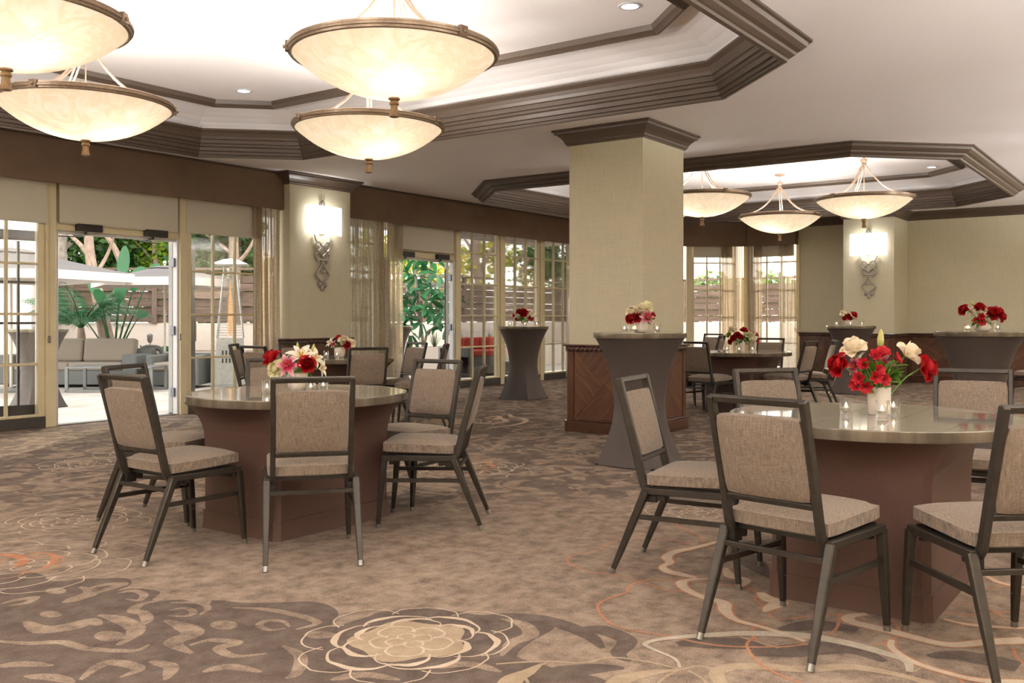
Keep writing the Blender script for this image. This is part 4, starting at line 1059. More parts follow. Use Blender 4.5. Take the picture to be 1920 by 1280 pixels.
# lily table
p = fl(556, 735, Ztab); B1 = (3.83, 4.34)
bouquet('bouquet of white and pink lilies with two red roses in a low vase', (B1[0], B1[1], Ztab), 'round',
        [('red', -.165, -.02, .185, 1.75, (-.5, -.3, .7)), ('yellow', -.135, -.06, .125, 1.5, (-.4, -.8, .3)), ('lilyp', -.04, -.09, .15, 1.05, (-.1, -1, .35)), ('lilyw', .03, -.02, .20, 1.25, (.1, -.55, .8)), ('lilyw', .10, .0, .19, 1.1, (.75, -.3, .5)),
         ('red', .08, -.08, .16, 1.55, (.35, -.8, .3)), ('lilyw', -.10, .03, .17, .8, (-.5, .2, .7)), ('lilyw', .02, .09, .19, 1.0, (.1, .7, .7)), ('lilyw', .15, .0, .13, .85, (1, -.2, .1)), ('bud', .09, .03, .23, .8, (.3, 0, 1)), ('bud', -.01, .05, .25, .7, (-.1, .2, 1))], 16, 11, .82)
votives([(-.16, -.09), (.09, -.06), (.14, .06)], B1, Ztab, 1, 'small lit glass votive beside the lily bouquet', ['lit glass votive standing clear of the lilies below the red rose', 'lit glass votive by the lily vase, nearer the pot of the two close together', 'lit glass votive by the lily vase closest to the column'])
# rose table
B2 = (4.47, 1.165)
bouquet('loose tall bouquet of cream roses, red roses and red alstroemeria in a white cylinder', (B2[0], B2[1], Ztab), 'cylinder',
        [('white', -.125, -.02, .285, 1.55, (-.45, -.25, .85)), ('white', .125, -.01, .265, 1.55, (.6, -.3, .7)), ('red', -.185, -.02, .215, 1.5, (-.95, -.3, .35)), ('red', .185, -.04, .205, 1.6, (.75, -.6, .15)), ('bud', .005, .0, .29, 1.05, (.05, 0, 1)),
         ('alst', -.04, -.06, .265, 1.05, (-.2, -.8, .5)), ('alst', -.005, -.05, .275, 1.1, (.1, -.7, .7)), ('alst', -.095, -.06, .225, 1.0, (-.5, -.8, .3)), ('alst', .055, -.05, .25, 1.0, (.7, -.5, .4)), ('alst', -.125, -.08, .16, 1.05, (-.6, -.8, .1)),
         ('alst', -.10, -.09, .125, 1.05, (-.3, -.9, -.3)), ('alst', -.06, -.10, .165, 1.05, (0, -1, .1)), ('alst', -.13, -.06, .13, 1.0, (-.8, -.6, -.1)), ('alst', -.045, -.09, .195, 1.0, (.3, -.9, .3)), ('lilyw', -.08, .03, .22, .75, (-.6, .3, .6)), ('lilyp', .03, .05, .21, .8, (.3, .8, .5)),
         ('lilyp', -.11, .0, .215, .6, (-.8, -.4, .1)), ('alst', -.02, -.09, .155, 1.0, (.2, -1, 0))], 44, 5, .92)
votives([(-.15, -.0), (-.04, -.14), (.078, .03)], B2, Ztab, 1, 'small lit glass votive beside the cylinder vase of cream and red roses', ['lit glass votive standing apart on the rose table, below the single red rose bud', 'lit glass votive by the white rose cylinder, toward the chair on carpet veins', 'lit glass votive touching the white rose cylinder on the bare tabletop side'])
# pilaster table
B3 = (7.50, 7.80)
bouquet('compact bouquet of cream and red roses in a round white pot near the pilaster', (B3[0], B3[1], Ztab), 'round',
        [('lilyw', -.10, -.02, .15, .95, (-.6, -.5, .5)), ('red', -.01, .0, .20, 1.3, (0, -.3, 1)), ('white', .055, -.04, .18, 1.7, (.2, -.7, .6)), ('red', .09, -.05, .13, 1.4, (.5, -.8, .2)), ('white', .14, .0, .15, 1.45, (.8, -.4, .4)), ('lilyp', -.07, -.06, .14, .6, (-.4, -.9, .2)), ('bud', .04, .0, .2, .7, (.3, 0, 1))], 8, 7, .85)
votives([(-.15, -.02), (-.01, -.12), (.13, -.05)], B3, Ztab, 1, 'small lit glass votive beside the round white pot near the pilaster', ['lit glass votive on the pilaster table beside the white pot, toward the garden door', 'lit glass votive on the pilaster table in front of the white pot', 'lit glass votive on the pilaster table below the outermost cream rose'])
# corner window table
B4 = (11.86, 4.84)
bouquet('bushy bouquet of red carnations and cream roses in white cylinder by corner window', (B4[0], B4[1], Ztab), 'cylinder',
        [('white', -.12, 0, .27, 1.5, (-.3, -.3, .9)), ('green', -.17, -.02, .21, 1.5, (-.8, -.4, .4)), ('carn', -.07, -.07, .21, 1.7, (-.2, -.8, .5)), ('carn', -.12, -.06, .17, 1.6, (-.5, -.8, .2)), ('red', .03, -.02, .26, 1.4, (.1, -.4, .9)), ('yellow', .10, -.04, .20, 1.6, (.4, -.7, .5)),
         ('alst', .2, -.02, .21, 1.3, (.8, -.4, .4)), ('alst', .20, -.05, .13, 1.3, (.8, -.6, 0)), ('carn', -.16, -.05, .12, 1.3, (-.8, -.5, -.2)), ('alst', .15, 0, .24, 1.1, (.5, -.2, .9)), ('carn', -.03, -.08, .19, 1.3, (.1, -1, .3))], 46, 17, .92)
votives([(-.19, -.02), (-.05, -.1), (.14, -.04)], B4, Ztab, 1, 'small lit glass votive beside the bushy red carnation bouquet', ['lit glass votive on the corner window table below the lime green bloom', 'lit glass votive on the corner window table against the white cylinder', 'lit glass votive on the corner window table below the loose red sprigs'])
# cocktail tables
def ckb(c, dx, dy=0): w = Vector((c[0], c[1], 0))+Vector((si, -co, 0))*dx+Vector((co, si, 0))*dy; return (w.x, w.y, Zck)
BK1 = ckb(K1, .005, -.05)
bouquet('round nosegay of cream roses and pink lily in a white pot by the column', BK1, 'round',
        [('white', -.085, -.03, .155, 1.65, (-.4, -.6, .5)), ('white', -.01, -.03, .165, 1.75, (0, -.6, .7)), ('yellow', .045, -.01, .20, 1.7, (.4, -.3, .9)), ('red', -.10, -.05, .105, 1.35, (-.7, -.6, .1)), ('red', -.05, -.06, .115, 1.3, (-.2, -.9, .2)), ('lilyp', .04, -.07, .12, .95, (.35, -1, .1)), ('bud', -.02, .02, .2, .6, (0, 0, 1)), ('red', .09, 0, .13, 1.1, (.8, -.2, .4))], 9, 3, .82)
votives([(-.14, -.03), (-.065, -.02), (.125, -.04)], BK1, Zck, 1, 'small lit glass votive on the tall table against the column', ['lit glass votive by the column nosegay, in the open beside the red roses', 'lit glass votive by the column nosegay, tucked against the white pot', 'lit glass votive by the column nosegay, below the single green leaf'])
BK2 = ckb(K2, 0)
bouquet('spreading red rose bouquet with yellow lilies in clear glass before the garden window', BK2, 'glass',
        [('red', .0, -.05, .20, 2.0, (0, -.9, .4)), ('red', -.07, -.02, .215, 1.6, (-.4, -.4, .8)), ('lilyw', -.05, .0, .27, .85, (-.5, -.2, .8)), ('lilyw', .13, -.03, .19, 1.0, (.7, -.6, .3)), ('alst', -.15, -.03, .17, 1.4, (-.8, -.5, 0)), ('alst', -.11, -.04, .11, 1.3, (-.6, -.6, -.4)), ('alst', .13, -.04, .11, 1.4, (.6, -.7, -.3)), ('alst', .1, -.05, .13, 1.3, (.4, -.9, -.2)), ('alst', .06, 0, .22, 1.2, (.4, -.3, .8))], 30, 23, .82)
votives([(-.2, -.02), (.02, -.08), (.2, 0)], BK2, Zck, 1, 'small lit glass votive on the tall table before the garden window', ['lit glass votive on the garden window tall table, under drooping red sprigs', 'lit glass votive on the garden window tall table, against the glass vase', 'lit glass votive on the garden window tall table, under the yellow lily'])
BK3 = ckb(K3, -.03)
bouquet('small bunch of red carnations and one white rose under the end wall sconce', BK3, 'round',
        [('white', -.11, 0, .19, 1.7, (-.4, -.3, .8)), ('carn', -.04, -.04, .15, 1.9, (-.1, -.8, .4)), ('red', .07, -.02, .16, 1.9, (.5, -.5, .6)), ('carn', -.10, -.04, .11, 1.5, (-.6, -.8, 0)), ('carn', .0, -.06, .11, 1.5, (0, -1, 0))], 10, 31, .8)
votives([(-.2, 0), (.2, -.02), (-.02, -.12)], BK3, Zck, 1, 'small lit glass votive on the tall table under the end wall sconce', ['lit glass votive under the sconce, on the white rose side of the pot', 'lit glass votive under the sconce, standing alone on the red rose side', 'lit glass votive under the sconce, in front of the carnation pot'])
BK4 = ckb(K4, .03)
bouquet('wide sprawling bouquet of red roses and lily buds in a squat white bowl', BK4, 'squat',
        [('red', -.21, -.02, .20, 1.6, (-.9, -.3, .4)), ('red', -.05, -.02, .215, 1.6, (-.2, -.5, .8)), ('red', .07, -.04, .16, 1.9, (.2, -.9, .3)), ('red', .13, -.02, .17, 1.8, (.6, -.6, .4)), ('red', .165, -.03, .135, 1.6, (.8, -.6, 0)), ('lilyw', .0, -.02, .19, .9, (.2, -.6, .8)), ('lilyw', -.13, .0, .18, .8, (-.7, -.3, .4)),
         ('alst', -.06, -.07, .13, 1.4, (-.2, -.9, .1)), ('alst', -.05, -.08, .085, 1.4, (-.2, -.9, -.4)), ('alst', -.085, -.05, .10, 1.3, (-.6, -.7, -.2)), ('bud', -.10, .0, .25, .8, (-.5, 0, .9)), ('bud', -.15, .0, .20, .75, (-.6, 0, .7))], 16, 37, .8)
votives([(-.15, -.03), (.12, -.03), (-.11, .06)], BK4, Zck, 1, 'small lit glass votive on the tall table before the end wall', ['lit glass votive before the end wall, under the stray red rose', 'lit glass votive before the end wall, under the red rose cluster', 'lit glass votive before the end wall, between squat bowl and wall'])

# ================================================================== THE GARDEN OUTSIDE
def Wp(r, d, z=0): return Vector((d*co+r*si, d*si-r*co, z))
def rx(x, d): return (x-CX)/F*d
patio_poly = [(-8, VW+.0), (CH0[0], VW), CH1, (UW+.15, 7.5), (UW+.15, -6), (40, -6), (40, 40), (-8, 40)]
struct(ob('patio_floor', MB().prism(patio_poly, -.12, -.004), 'patio_stone'), 'pale stone patio paving outside the doors')
# planter kerb, bed and stucco wall: a run facing the doors, then a run along the building, then one past the end wall
def run(pts, th, z0, z1, name, mat, label, parent=None):
    p = [Vector((*q, 0)) for q in pts]; L, R = [], []
    for i in range(len(p)):
        if i == 0: n = (p[1]-p[0]).normalized()
        elif i == len(p)-1: n = (p[-1]-p[-2]).normalized()
        else: n = ((p[i]-p[i-1]).normalized()+(p[i+1]-p[i]).normalized()).normalized()
        nn = Vector((-n.y, n.x, 0)); L.append(p[i]+nn*th); R.append(p[i])
    mb = MB(); loops = []
    for a, b in zip(R, L): loops.append([(a.x, a.y, z0), (b.x, b.y, z0), (b.x, b.y, z1), (a.x, a.y, z1)])
    mb.loft(loops)
    return struct(ob(name, mb, mat, parent), label)
kL0, kL1 = Wp(-13, 17.8), Wp(-3.93, 17.8); fL0, fL1 = Wp(-13, 20.3), Wp(-4.1, 20.3)
kp = [(kL0.x, kL0.y), (kL1.x, kL1.y), (22.6, 13.6), (22.6, -2)]; fp = [(fL0.x, fL0.y), (fL1.x, fL1.y), (24.0, 15.2), (24.0, -2)]
run(kp, .18, 0, .57, 'planter_kerb', 'stucco', 'low white stucco planter kerb round the patio')
bed = MB(); q = [(x, y, .52) for x, y in kp]+[(x, y, .52) for x, y in reversed(fp)]; bed.add(q, [(0, 1, 6, 7), (1, 2, 5, 6), (2, 3, 4, 5)])
struct(ob('planter_bed', bed, 'soil'), 'brown soil of the raised planter bed')
run(fp, .2, 0, 1.10, 'garden_wall', 'stucco', 'white stucco garden wall under the timber fence')
# timber fence: posts and staggered boards, every board a piece
def fence(label, a, b, n):
    f = thing('timber_fence', label, 'fence', group='timber garden fences'); a, b = Vector((*a, 0)), Vector((*b, 0)); d = (b-a)/n; T0 = math.atan2(d.y, d.x)
    pl = MB().box(0, d.length-.11, -.02, .02, 0, .155).mesh('board', bevel=.004); pl.materials.append(M('fence_wood'))
    for k in range(n+1):
        p = a+d*k; ob('post', MB().box(-.055, .055, -.05, .05, 1.1, 2.28), 'fence_post', f, bevel=.005, loc=p, rot=(0, 0, T0))
    for k in range(n):
        for j in range(6):
            p = a+d*k+d.normalized()*.055; off = .026 if (j+k) % 2 else -.026
            nn = Vector((-d.y, d.x, 0)).normalized()
            ob('board', pl, None, f, loc=(p.x+nn.x*off, p.y+nn.y*off, 1.12+j*.168+random.uniform(-.006, .006)), rot=(0, 0, T0))
    for k in range(n): ob('cap_rail', MB().box(0, d.length, -.05, .05, 2.24, 2.29), 'fence_post', f, loc=a+d*k, rot=(0, 0, T0))
def off(p, q, o):
    d = (Vector(q)-Vector(p)).normalized(); return d
o_ = .1
fence('brown horizontal board fence behind the outdoor sofa and umbrellas', fp[0], fp[1], 5)
fence('brown horizontal board fence along the garden windows', (fp[1][0]+.15, fp[1][1]+o_), (24.0, 15.2+o_), 6)
fence('weathered horizontal board fence outside the corner windows', (24.0+o_, 15.0), (24.0+o_, 1.0), 8)
wb = Wp(rx(59, 19), 19)
T = Matrix.Translation((wb.x, wb.y, 0)) @ Matrix.Rotation(RZC, 4, 'Z')
struct(ob('neighbour_wall', MB().box(-6, 0, 0, 1.0, 0, 6, T), 'building_white'), 'plain white wing of the building beside the fence')
struct(ob('eave', MB().box(8, 17.5, VW+.25, 11.9, 2.80, 3.0), 'building_white'), 'white eave over the garden windows')

# ---- trees and plants
def leaf_cloud(blobs, n, size, seed, drop=0.0):
    rnd = random.Random(seed); mb = MB(); wts = [b[3]**2 for b in blobs]
    for _ in range(n):
        b = rnd.choices(blobs, wts)[0]; r = b[3]*rnd.random()**.45; u, v = rnd.uniform(-1, 1), rnd.uniform(0, 2*PI); s_ = math.sqrt(1-u*u)
        p = Vector((b[0]+r*s_*math.cos(v), b[1]+r*s_*math.sin(v), b[2]+r*u*.8))
        d = Vector((rnd.uniform(-1, 1), rnd.uniform(-1, 1), rnd.uniform(-1, .4))).normalized(); w = d.cross(Vector((rnd.uniform(-1, 1), rnd.uniform(-1, 1), rnd.uniform(-1, 1)))).normalized()
        L = size*rnd.uniform(.6, 1.3); ww = L*.3
        o = len(mb.v); mb.v += [tuple(p), tuple(p+d*L*.5+w*ww), tuple(p+d*L), tuple(p+d*L*.5-w*ww)]; mb.f.append((o, o+1, o+2, o+3))
    me = bpy.data.meshes.new('foliage'); me.from_pydata(mb.v, [], mb.f); me.update(); return me
def tree(label, trunk, rad, branches, blobs, n, size, mat, seed, bark='bark'):
    base = Vector(trunk[0]); t = thing('tree', label, 'tree', tuple(base), 0, 'trees beyond the patio')
    rel = lambda pts: [Vector(p)-base for p in pts]
    ob('trunk', MB().tube(catmull(rel(trunk), 5), [rad*(1-.5*i/(5*(len(trunk)-1))) for i in range(5*(len(trunk)-1)+1)], 12), bark, t, True)
    for br, r in branches: ob('branch', MB().tube(catmull(rel(br), 4), [r*(1-.6*i/(4*(len(br)-1))) for i in range(4*(len(br)-1)+1)], 8), bark, t, True)
    me = leaf_cloud([(b[0]-base.x, b[1]-base.y, b[2]-base.z, b[3]) for b in blobs], n, size, seed); me.materials.append(M(mat))
    o = bpy.data.objects.new('foliage', me); C.objects.link(o); o.parent = t; o['kind'] = 'stuff'
    return t
def A(x, y, d): return tuple(at(x, y, d))
def B(x, y, d, r): p = at(x, y, d); return (p.x, p.y, p.z, r)
g_ = lambda x, d: tuple(Wp(rx(x, d), d, .5))
tree('thick pale grey tree trunk with dark leaves behind the larger umbrella', [g_(122, 21.5), A(118, 540, 21.5), A(112, 470, 21.5), A(118, 410, 21.5), A(110, 330, 21.5)], .2,
     [([A(113, 470, 21.5), A(150, 440, 22), A(175, 400, 22)], .07)], [B(90, 430, 23, .8), B(140, 450, 23, .55), B(120, 380, 23, 1.0), B(150, 500, 23.5, .5), B(60, 470, 23, .7)], 3800, .2, 'leaf_dark', 1, 'bark_grey')
tree('tan forked tree rising from the planter behind the bird of paradise', [tuple(Wp(rx(206, 19.2), 19.2, .5)), A(195, 610, 19.2), A(185, 560, 19.3), A(172, 500, 19.5), A(166, 440, 19.5), A(165, 340, 19.5)], .15,
     [([A(167, 480, 19.5), A(152, 460, 19.6), A(130, 440, 20), A(110, 425, 20)], .06), ([A(176, 520, 19.5), A(200, 480, 20), A(215, 440, 20)], .05), ([A(232, 505, 21), A(212, 460, 21), A(188, 430, 21)], .09)],
     [B(210, 440, 22, .5), B(190, 470, 22, .45), B(150, 440, 22, .4), B(235, 480, 22.5, .45), B(205, 500, 22, .5), B(180, 390, 22, .9)], 3200, .17, 'leaf_dark', 2)
tree('sunlit yellow green tree above the smaller umbrella', [g_(300, 22.5), A(296, 520, 22.5), A(290, 470, 22.5), A(292, 400, 22.5)], .1,
     [([A(293, 500, 22.5), A(270, 470, 22.5), A(250, 450, 22.5)], .04), ([A(292, 480, 22.5), A(310, 450, 22.5), A(330, 420, 22.5)], .04)],
     [B(280, 460, 23, .75), B(310, 480, 23, .7), B(255, 480, 23, .5), B(320, 430, 23, .8), B(290, 510, 23.5, .5), B(270, 420, 23, .6)], 4200, .17, 'leaf_bright', 3)
tree('dark leaved tree behind the patio heater', [g_(445, 21.5), A(442, 540, 21.5), A(438, 470, 21.5), A(440, 380, 21.5)], .17,
     [([A(440, 480, 21.5), A(410, 455, 21.5), A(385, 440, 21.5)], .05), ([A(440, 500, 21.5), A(465, 470, 21.5), A(480, 440, 21.5)], .06)],
     [B(400, 470, 22, .65), B(365, 480, 22, .6), B(445, 440, 22, .5), B(470, 500, 22, .5), B(415, 410, 22, .9), B(380, 550, 22, .6), B(455, 560, 22, .6), B(420, 600, 21.5, .5)], 4600, .24, 'leaf_dark', 4)
tree('backlit golden tree beyond the planter-side door and its sheer curtain', [g_(700, 24), A(702, 500, 24), A(710, 440, 24), A(700, 380, 24)], .13,
     [([A(705, 480, 24), A(740, 450, 24), A(780, 430, 24)], .06), ([A(706, 500, 24), A(680, 470, 24), A(660, 440, 24)], .05)],
     [B(690, 470, 24, .7), B(740, 480, 25, .8), B(790, 470, 26, .9), B(830, 500, 26, .8), B(690, 540, 24, .6), B(760, 540, 25, .6)], 1200, .22, 'leaf_gold', 5)
tree('backlit bare branched tree with golden leaves outside the window grid', [g_(905, 28), A(900, 540, 28), A(892, 480, 28), A(900, 420, 28), A(905, 360, 28)], .16,
     [([A(895, 520, 28), A(915, 480, 28), A(935, 450, 28), A(950, 410, 28)], .09), ([A(893, 490, 28), A(880, 460, 28), A(865, 440, 28)], .06), ([A(975, 520, 30), A(990, 490, 30), A(1020, 510, 30), A(1050, 530, 30)], .08), ([A(960, 500, 30), A(985, 470, 30), A(1000, 430, 30)], .06)],
     [B(890, 475, 29, .7), B(920, 460, 29, .6), B(885, 540, 27, .55), B(925, 500, 29, .5), B(870, 500, 28, .5), B(960, 500, 30, .6), B(1000, 520, 30, .6), B(945, 470, 30, .6)], 800, .2, 'leaf_gold', 6)
tree('green tree outside the last garden window next to the column', [g_(1046, 30), A(1046, 520, 30), A(1040, 440, 30)], .12, [([A(1045, 520, 30), A(1025, 490, 30), A(1005, 470, 30)], .05)],
     [B(1040, 480, 30, .8), B(1015, 500, 30, .6), B(1060, 520, 30, .8), B(1000, 475, 31, .5)], 1100, .22, 'leaf_dark', 7)
def hedge(label, pts, r, n, seed):
    blobs = [(x, y, z, r) for x, y, z in pts]
    me = leaf_cloud(blobs, n, .22, seed); me.materials.append(M('hedge')); t = thing('hedge', label, 'hedge', (pts[0][0], pts[0][1], 0))
    me2 = me; o = bpy.data.objects.new('foliage', me2); C.objects.link(o); o.parent = t; o.location = (-pts[0][0], -pts[0][1], 0); o['kind'] = 'stuff'
    st = MB()
    for x, y, z in pts[::3]: st.tube([(x-pts[0][0], y-pts[0][1], 0), (x-pts[0][0], y-pts[0][1], z)], .04, 6)
    ob('stem', st, 'bark', t, True)['kind'] = 'stuff'
hedge('sunlit leafy hedge showing over the weathered fence outside the corner windows', [(25.6, y*.6, 1.75+.35*math.sin(y*2.1)) for y in range(4, 26)], .75, 5200, 9)
hedge('leafy hedge showing over the fence behind the umbrellas', [(Wp(-12+k*.6, 22.0).x, Wp(-12+k*.6, 22.0).y, 1.75+.3*math.sin(k*1.7)) for k in range(15)], .65, 2600, 10)

def frond(mb, base, az, L, lift, droop, nl, wl, ll):
    """feather palm frond: arching rib with drooping leaflets"""
    rib = [base]; d = Vector((math.cos(az)*math.cos(lift), math.sin(az)*math.cos(lift), math.sin(lift)))
    for k in range(12): rib.append(rib[-1]+d*(L/12)); d = (d+Vector((0, 0, -droop/12))).normalized()
    mb.tube(rib, [.018*(1-.8*i/12) for i in range(13)], 5)
    for k in range(3, 13):
        for s_ in range(nl):
            for sg in (-1, 1):
                p = rib[k-1].lerp(rib[k], s_/nl); t = (rib[k]-rib[k-1]).normalized(); side = t.cross(Vector((0, 0, 1))).normalized()*sg
                l = ll*(.5+math.sin(PI*min(1, (k-2)/11))*.7); e = p+(side*.75+t*.55+Vector((0, 0, -.45))).normalized()*l; m = p.lerp(e, .5)+Vector((0, 0, .03))
                w = t*wl; o = len(mb.v); mb.v += [tuple(p), tuple(m+w), tuple(e), tuple(m-w)]; mb.f.append((o, o+1, o+2, o+3))
pb = Wp(rx(150, 18.35), 18.35, .52)
pt = thing('palm', 'feathery green palm with short trunk behind the outdoor sofa', 'palm', tuple(pb))
ob('trunk', MB().tube([(0, 0, 0), (.03, 0, .25), (.02, 0, .5)], [.1, .085, .06], 10), 'bark', pt, True)
for k in range(13):
    mb = MB(); frond(mb, Vector((.02, 0, .48)), RZC+k*2.4, 1.0+.2*(k % 3), 1.15-.035*k, 1.1+.06*k, 3, .012, .36); ob('frond', mb, 'leaf_palm', pt)
def paddle(mb, base, tip_dir, stem, L, W, bend):
    d = Vector(tip_dir).normalized(); p = Vector(base); path = [p]
    for k in range(8): p = p+d*(stem/8); path.append(p); d = (d+Vector((0, 0, -bend*.02))).normalized()
    mb.tube(path, [.022-.0015*k for k in range(9)], 6)
    side = d.cross(Vector((.3, .9, .2))).normalized(); up = side.cross(d); n = 9; rows = []
    for k in range(n+1):
        t = k/n; w = W*math.sin(PI*(.06+.9*t))**.7; c = p+d*(L*t)+Vector((0, 0, -bend*t*t*L*.45)); rows.append([c-side*w+up*.06*w, c, c+side*w+up*.06*w])
    o = len(mb.v); mb.v += [tuple(q) for r in rows for q in r]
    for k in range(n):
        for i in range(2): a = o+k*3+i; mb.f.append((a, a+1, a+4, a+3))
bb = Wp(rx(213, 18.5), 18.5, .52)
bp = thing('bird_of_paradise', 'tall bird of paradise plant with broad paddle leaves below the umbrellas', 'plant', tuple(bb), RZC)
for dx, dy, dz, st_, L, W, bd in ((-.28, .1, 1, 1.15, .7, .16, .6), (.05, .1, 1, 1.45, .75, .15, .2), (.25, 0, 1, 1.25, .75, .17, .7), (.32, .2, 1, 1.5, .55, .14, .5), (-.1, -.2, 1, .9, .6, .15, .8), (.5, -.1, .9, .8, .35, .1, 1.0), (-.55, 0, .9, .8, .4, .1, 1.2), (.12, -.1, 1, 1.0, .7, .16, .5)):
    mb = MB(); paddle(mb, (dx*.2, dy*.2, 0), (dx, dy, dz), st_, L, W, bd); ob('leaf', mb, 'leaf_palm', bp, True)
for x, lab, sd in ((262, 'small split leaf plant under the garden spotlight', 1), (298, 'small low green plant near the umbrella pole', 2)):
    b0 = Wp(rx(x, 18.6), 18.6, .52); pl_ = thing('split_leaf_plant', lab, 'plant', tuple(b0), RZC, 'small planter bed plants'); rnd = random.Random(sd)
    for k in range(6 if sd == 1 else 3):
        mb = MB(); a = rnd.uniform(0, PI*2); paddle(mb, (0, 0, 0), (math.cos(a)*.8, math.sin(a)*.8, .6), .14 if sd == 1 else .08, .22, .08, 1.0); ob('leaf', mb, 'leaf_schef', pl_, True)
# umbrella plant tree in the planter outside the second door
sb = fl(793, 652, .55); sb.z = .52
d_ = (sb.x*co+sb.y*si); stree = thing('umbrella_plant', 'umbrella plant tree with whorled glossy leaves outside the planter-side door', 'plant', tuple(sb), RZC)
m_px = d_/F
def loc_px(x, y, dy=0): return Vector(((x-793)*m_px, dy, (652-y)*m_px))
for pth, r in (([(793, 652), (790, 620), (785, 585), (780, 530), (778, 490)], .035), ([(795, 650), (800, 622), (812, 612), (822, 590), (825, 560)], .028), ([(788, 610), (770, 570), (760, 530)], .02), ([(786, 590), (800, 560), (808, 520), (806, 490)], .02)):
    ob('stem', MB().tube(catmull([loc_px(x, y, .1) for x, y in pth], 4), r, 7), 'bark_grey', stree, True)
def whorl(mb, L, W, n, rnd):
    for k in range(n):
        a = 2*PI*k/n+rnd.uniform(-.15, .15); T = Matrix.Rotation(a, 4, 'Z') @ Matrix.Rotation(.25, 4, 'Y') @ Matrix.Translation((L*.25, 0, 0)); petal_grid(mb, L, W, T, -.5, .12, 4, 5, .35, .2)
WH = []
for sd in range(3):
    mb = MB(); whorl(mb, .34, .12, 8+sd % 2, random.Random(sd)); me = mb.mesh('leaf_whorl', True); me.materials.append(M('leaf_schef')); WH.append(me)
rnd = random.Random(44)
for k, (x, y) in enumerate([(765, 590), (748, 575), (760, 555), (780, 570), (800, 575), (815, 585), (830, 580), (838, 560), (770, 540), (790, 545), (810, 535), (825, 545), (752, 530), (765, 505), (785, 515), (800, 500), (820, 510), (750, 490), (778, 480), (805, 478), (755, 610), (768, 620), (820, 605), (835, 612), (790, 600), (745, 550), (842, 530), (772, 465), (795, 455), (825, 470), (742, 600), (808, 560)]):
    p = loc_px(x, y, rnd.uniform(-.35, .4)); o = ob('leaf_whorl', WH[k % 3], None, stree, loc=p, rot=(rnd.uniform(.2, .9), rnd.uniform(-.4, .4), rnd.uniform(0, 6))); s_ = rnd.uniform(.75, 1.15); o.scale = (s_,)*3
for k in range(7):
    gb = Vector((14.3+k*1.05, 14.0+.15*(k % 2), .52)); gt = thing('grass_clump', 'spiky grey green grass clump in the white planter outside the garden windows', 'grass', tuple(gb), 0, 'grass clumps in the planter'); rnd = random.Random(k)
    mb = MB()
    for _ in range(46):
        a = rnd.uniform(0, 2*PI); l = rnd.uniform(.25, .5); tl = rnd.uniform(.1, .75); e = Vector((math.cos(a)*tl, math.sin(a)*tl, 1)).normalized()*l; s_ = Vector((-math.sin(a), math.cos(a), 0))*.007
        o = len(mb.v); mb.v += [tuple(s_), tuple(-s_), tuple(e*.6-s_*.8), tuple(e), tuple(e*.6+s_*.8)]; mb.f.append((o, o+1, o+2, o+3, o+4))
    ob('blades', mb, 'leaf_grass', gt)['kind'] = 'stuff'

# ---- patio furniture
sf = thing('outdoor_sofa', 'grey wicker outdoor sofa with beige cushions outside the open door', 'sofa', tuple(Wp(-7.72, 16.45)), RZC)
ob('base', MB().box(-1.2, 1.2, 0, .85, .05, .30), 'wicker', sf, bevel=.01); ob('back', MB().box(-1.2, 1.2, .72, .92, .05, .66), 'wicker', sf, bevel=.02)
for sg in (-1, 1): ob('arm', MB().box(sg*1.07-.13, sg*1.07+.13, -.02, .86, .05, .57), 'wicker', sf, bevel=.02)
for x in (-.47, .47):
    ob('seat_cushion', MB().box(x-.465, x+.465, -.02, .70, .30, .43), 'cushion_beige', sf, True, bevel=.035, seg=3)
    ob('back_cushion', MB().box(-.46, .46, -.09, .09, 0, .42, Matrix.Translation((x, .62, .42)) @ Matrix.Rotation(-.18, 4, 'X')), 'cushion_beige', sf, True, bevel=.05, seg=3)
for sx in (-1.1, 1.1):
    for sy in (.06, .8): ob('foot', MB().box(sx-.03, sx+.03, sy-.03, sy+.03, 0, .05), 'outdoor_metal', sf)
ar = thing('outdoor_armchair', 'grey wicker outdoor armchair with beige cushion near the umbrella pole', 'armchair', tuple(Wp(rx(293, 16.6)+.40, 16.25)), RZC)
ob('base', MB().box(-.42, .42, 0, .8, .05, .3), 'wicker', ar, bevel=.01); ob('back', MB().box(-.45, .45, .7, .85, .05, .58), 'wicker', ar, bevel=.02)
for sg in (-1, 1): ob('arm', MB().box(sg*.39-.06, sg*.39+.06, 0, .8, .05, .57), 'wicker', ar, bevel=.02)
ob('seat_cushion', MB().box(-.32, .32, -.03, .68, .3, .44), 'cushion_beige', ar, True, bevel=.04, seg=3)
ct = thing('coffee_table', 'low grey metal frame coffee table before the outdoor sofa', 'coffee table', tuple(Wp((rx(143, 15.8)+rx(302, 15.8))/2, 15.75)), RZC)
hw = (rx(302, 15.8)-rx(143, 15.8))/2
ob('top', MB().box(-hw, hw, -.35, .35, .385, .42), 'outdoor_metal', ct, bevel=.004)
for sy in (-.33, .33):
    for sx in (-1, 1):
        ob('leg', MB().box(sx*hw-.025-.02*sx, sx*hw+.025-.02*sx, sy-.02, sy+.02, 0, .385), 'outdoor_metal', ct)
    ob('foot_rail', MB().box(-hw, hw, sy-.02, sy+.02, 0, .04), 'outdoor_metal', ct)
sc_ = thing('outdoor_chair', 'grey wicker side chair with arched back between sofa and armchair', 'chair', tuple(Wp(rx(276, 17.2), 17.2)), RZC)
ob('backrest', MB().tube(catmull([(-.2, .2, .5), (-.19, .2, .6), (-.1, .2, .66), (.1, .2, .66), (.19, .2, .6), (.2, .2, .5)], 4), .05, 8), 'wicker', sc_, True)
ob('seat', MB().box(-.21, .21, -.22, .22, .40, .46), 'wicker', sc_, bevel=.02)
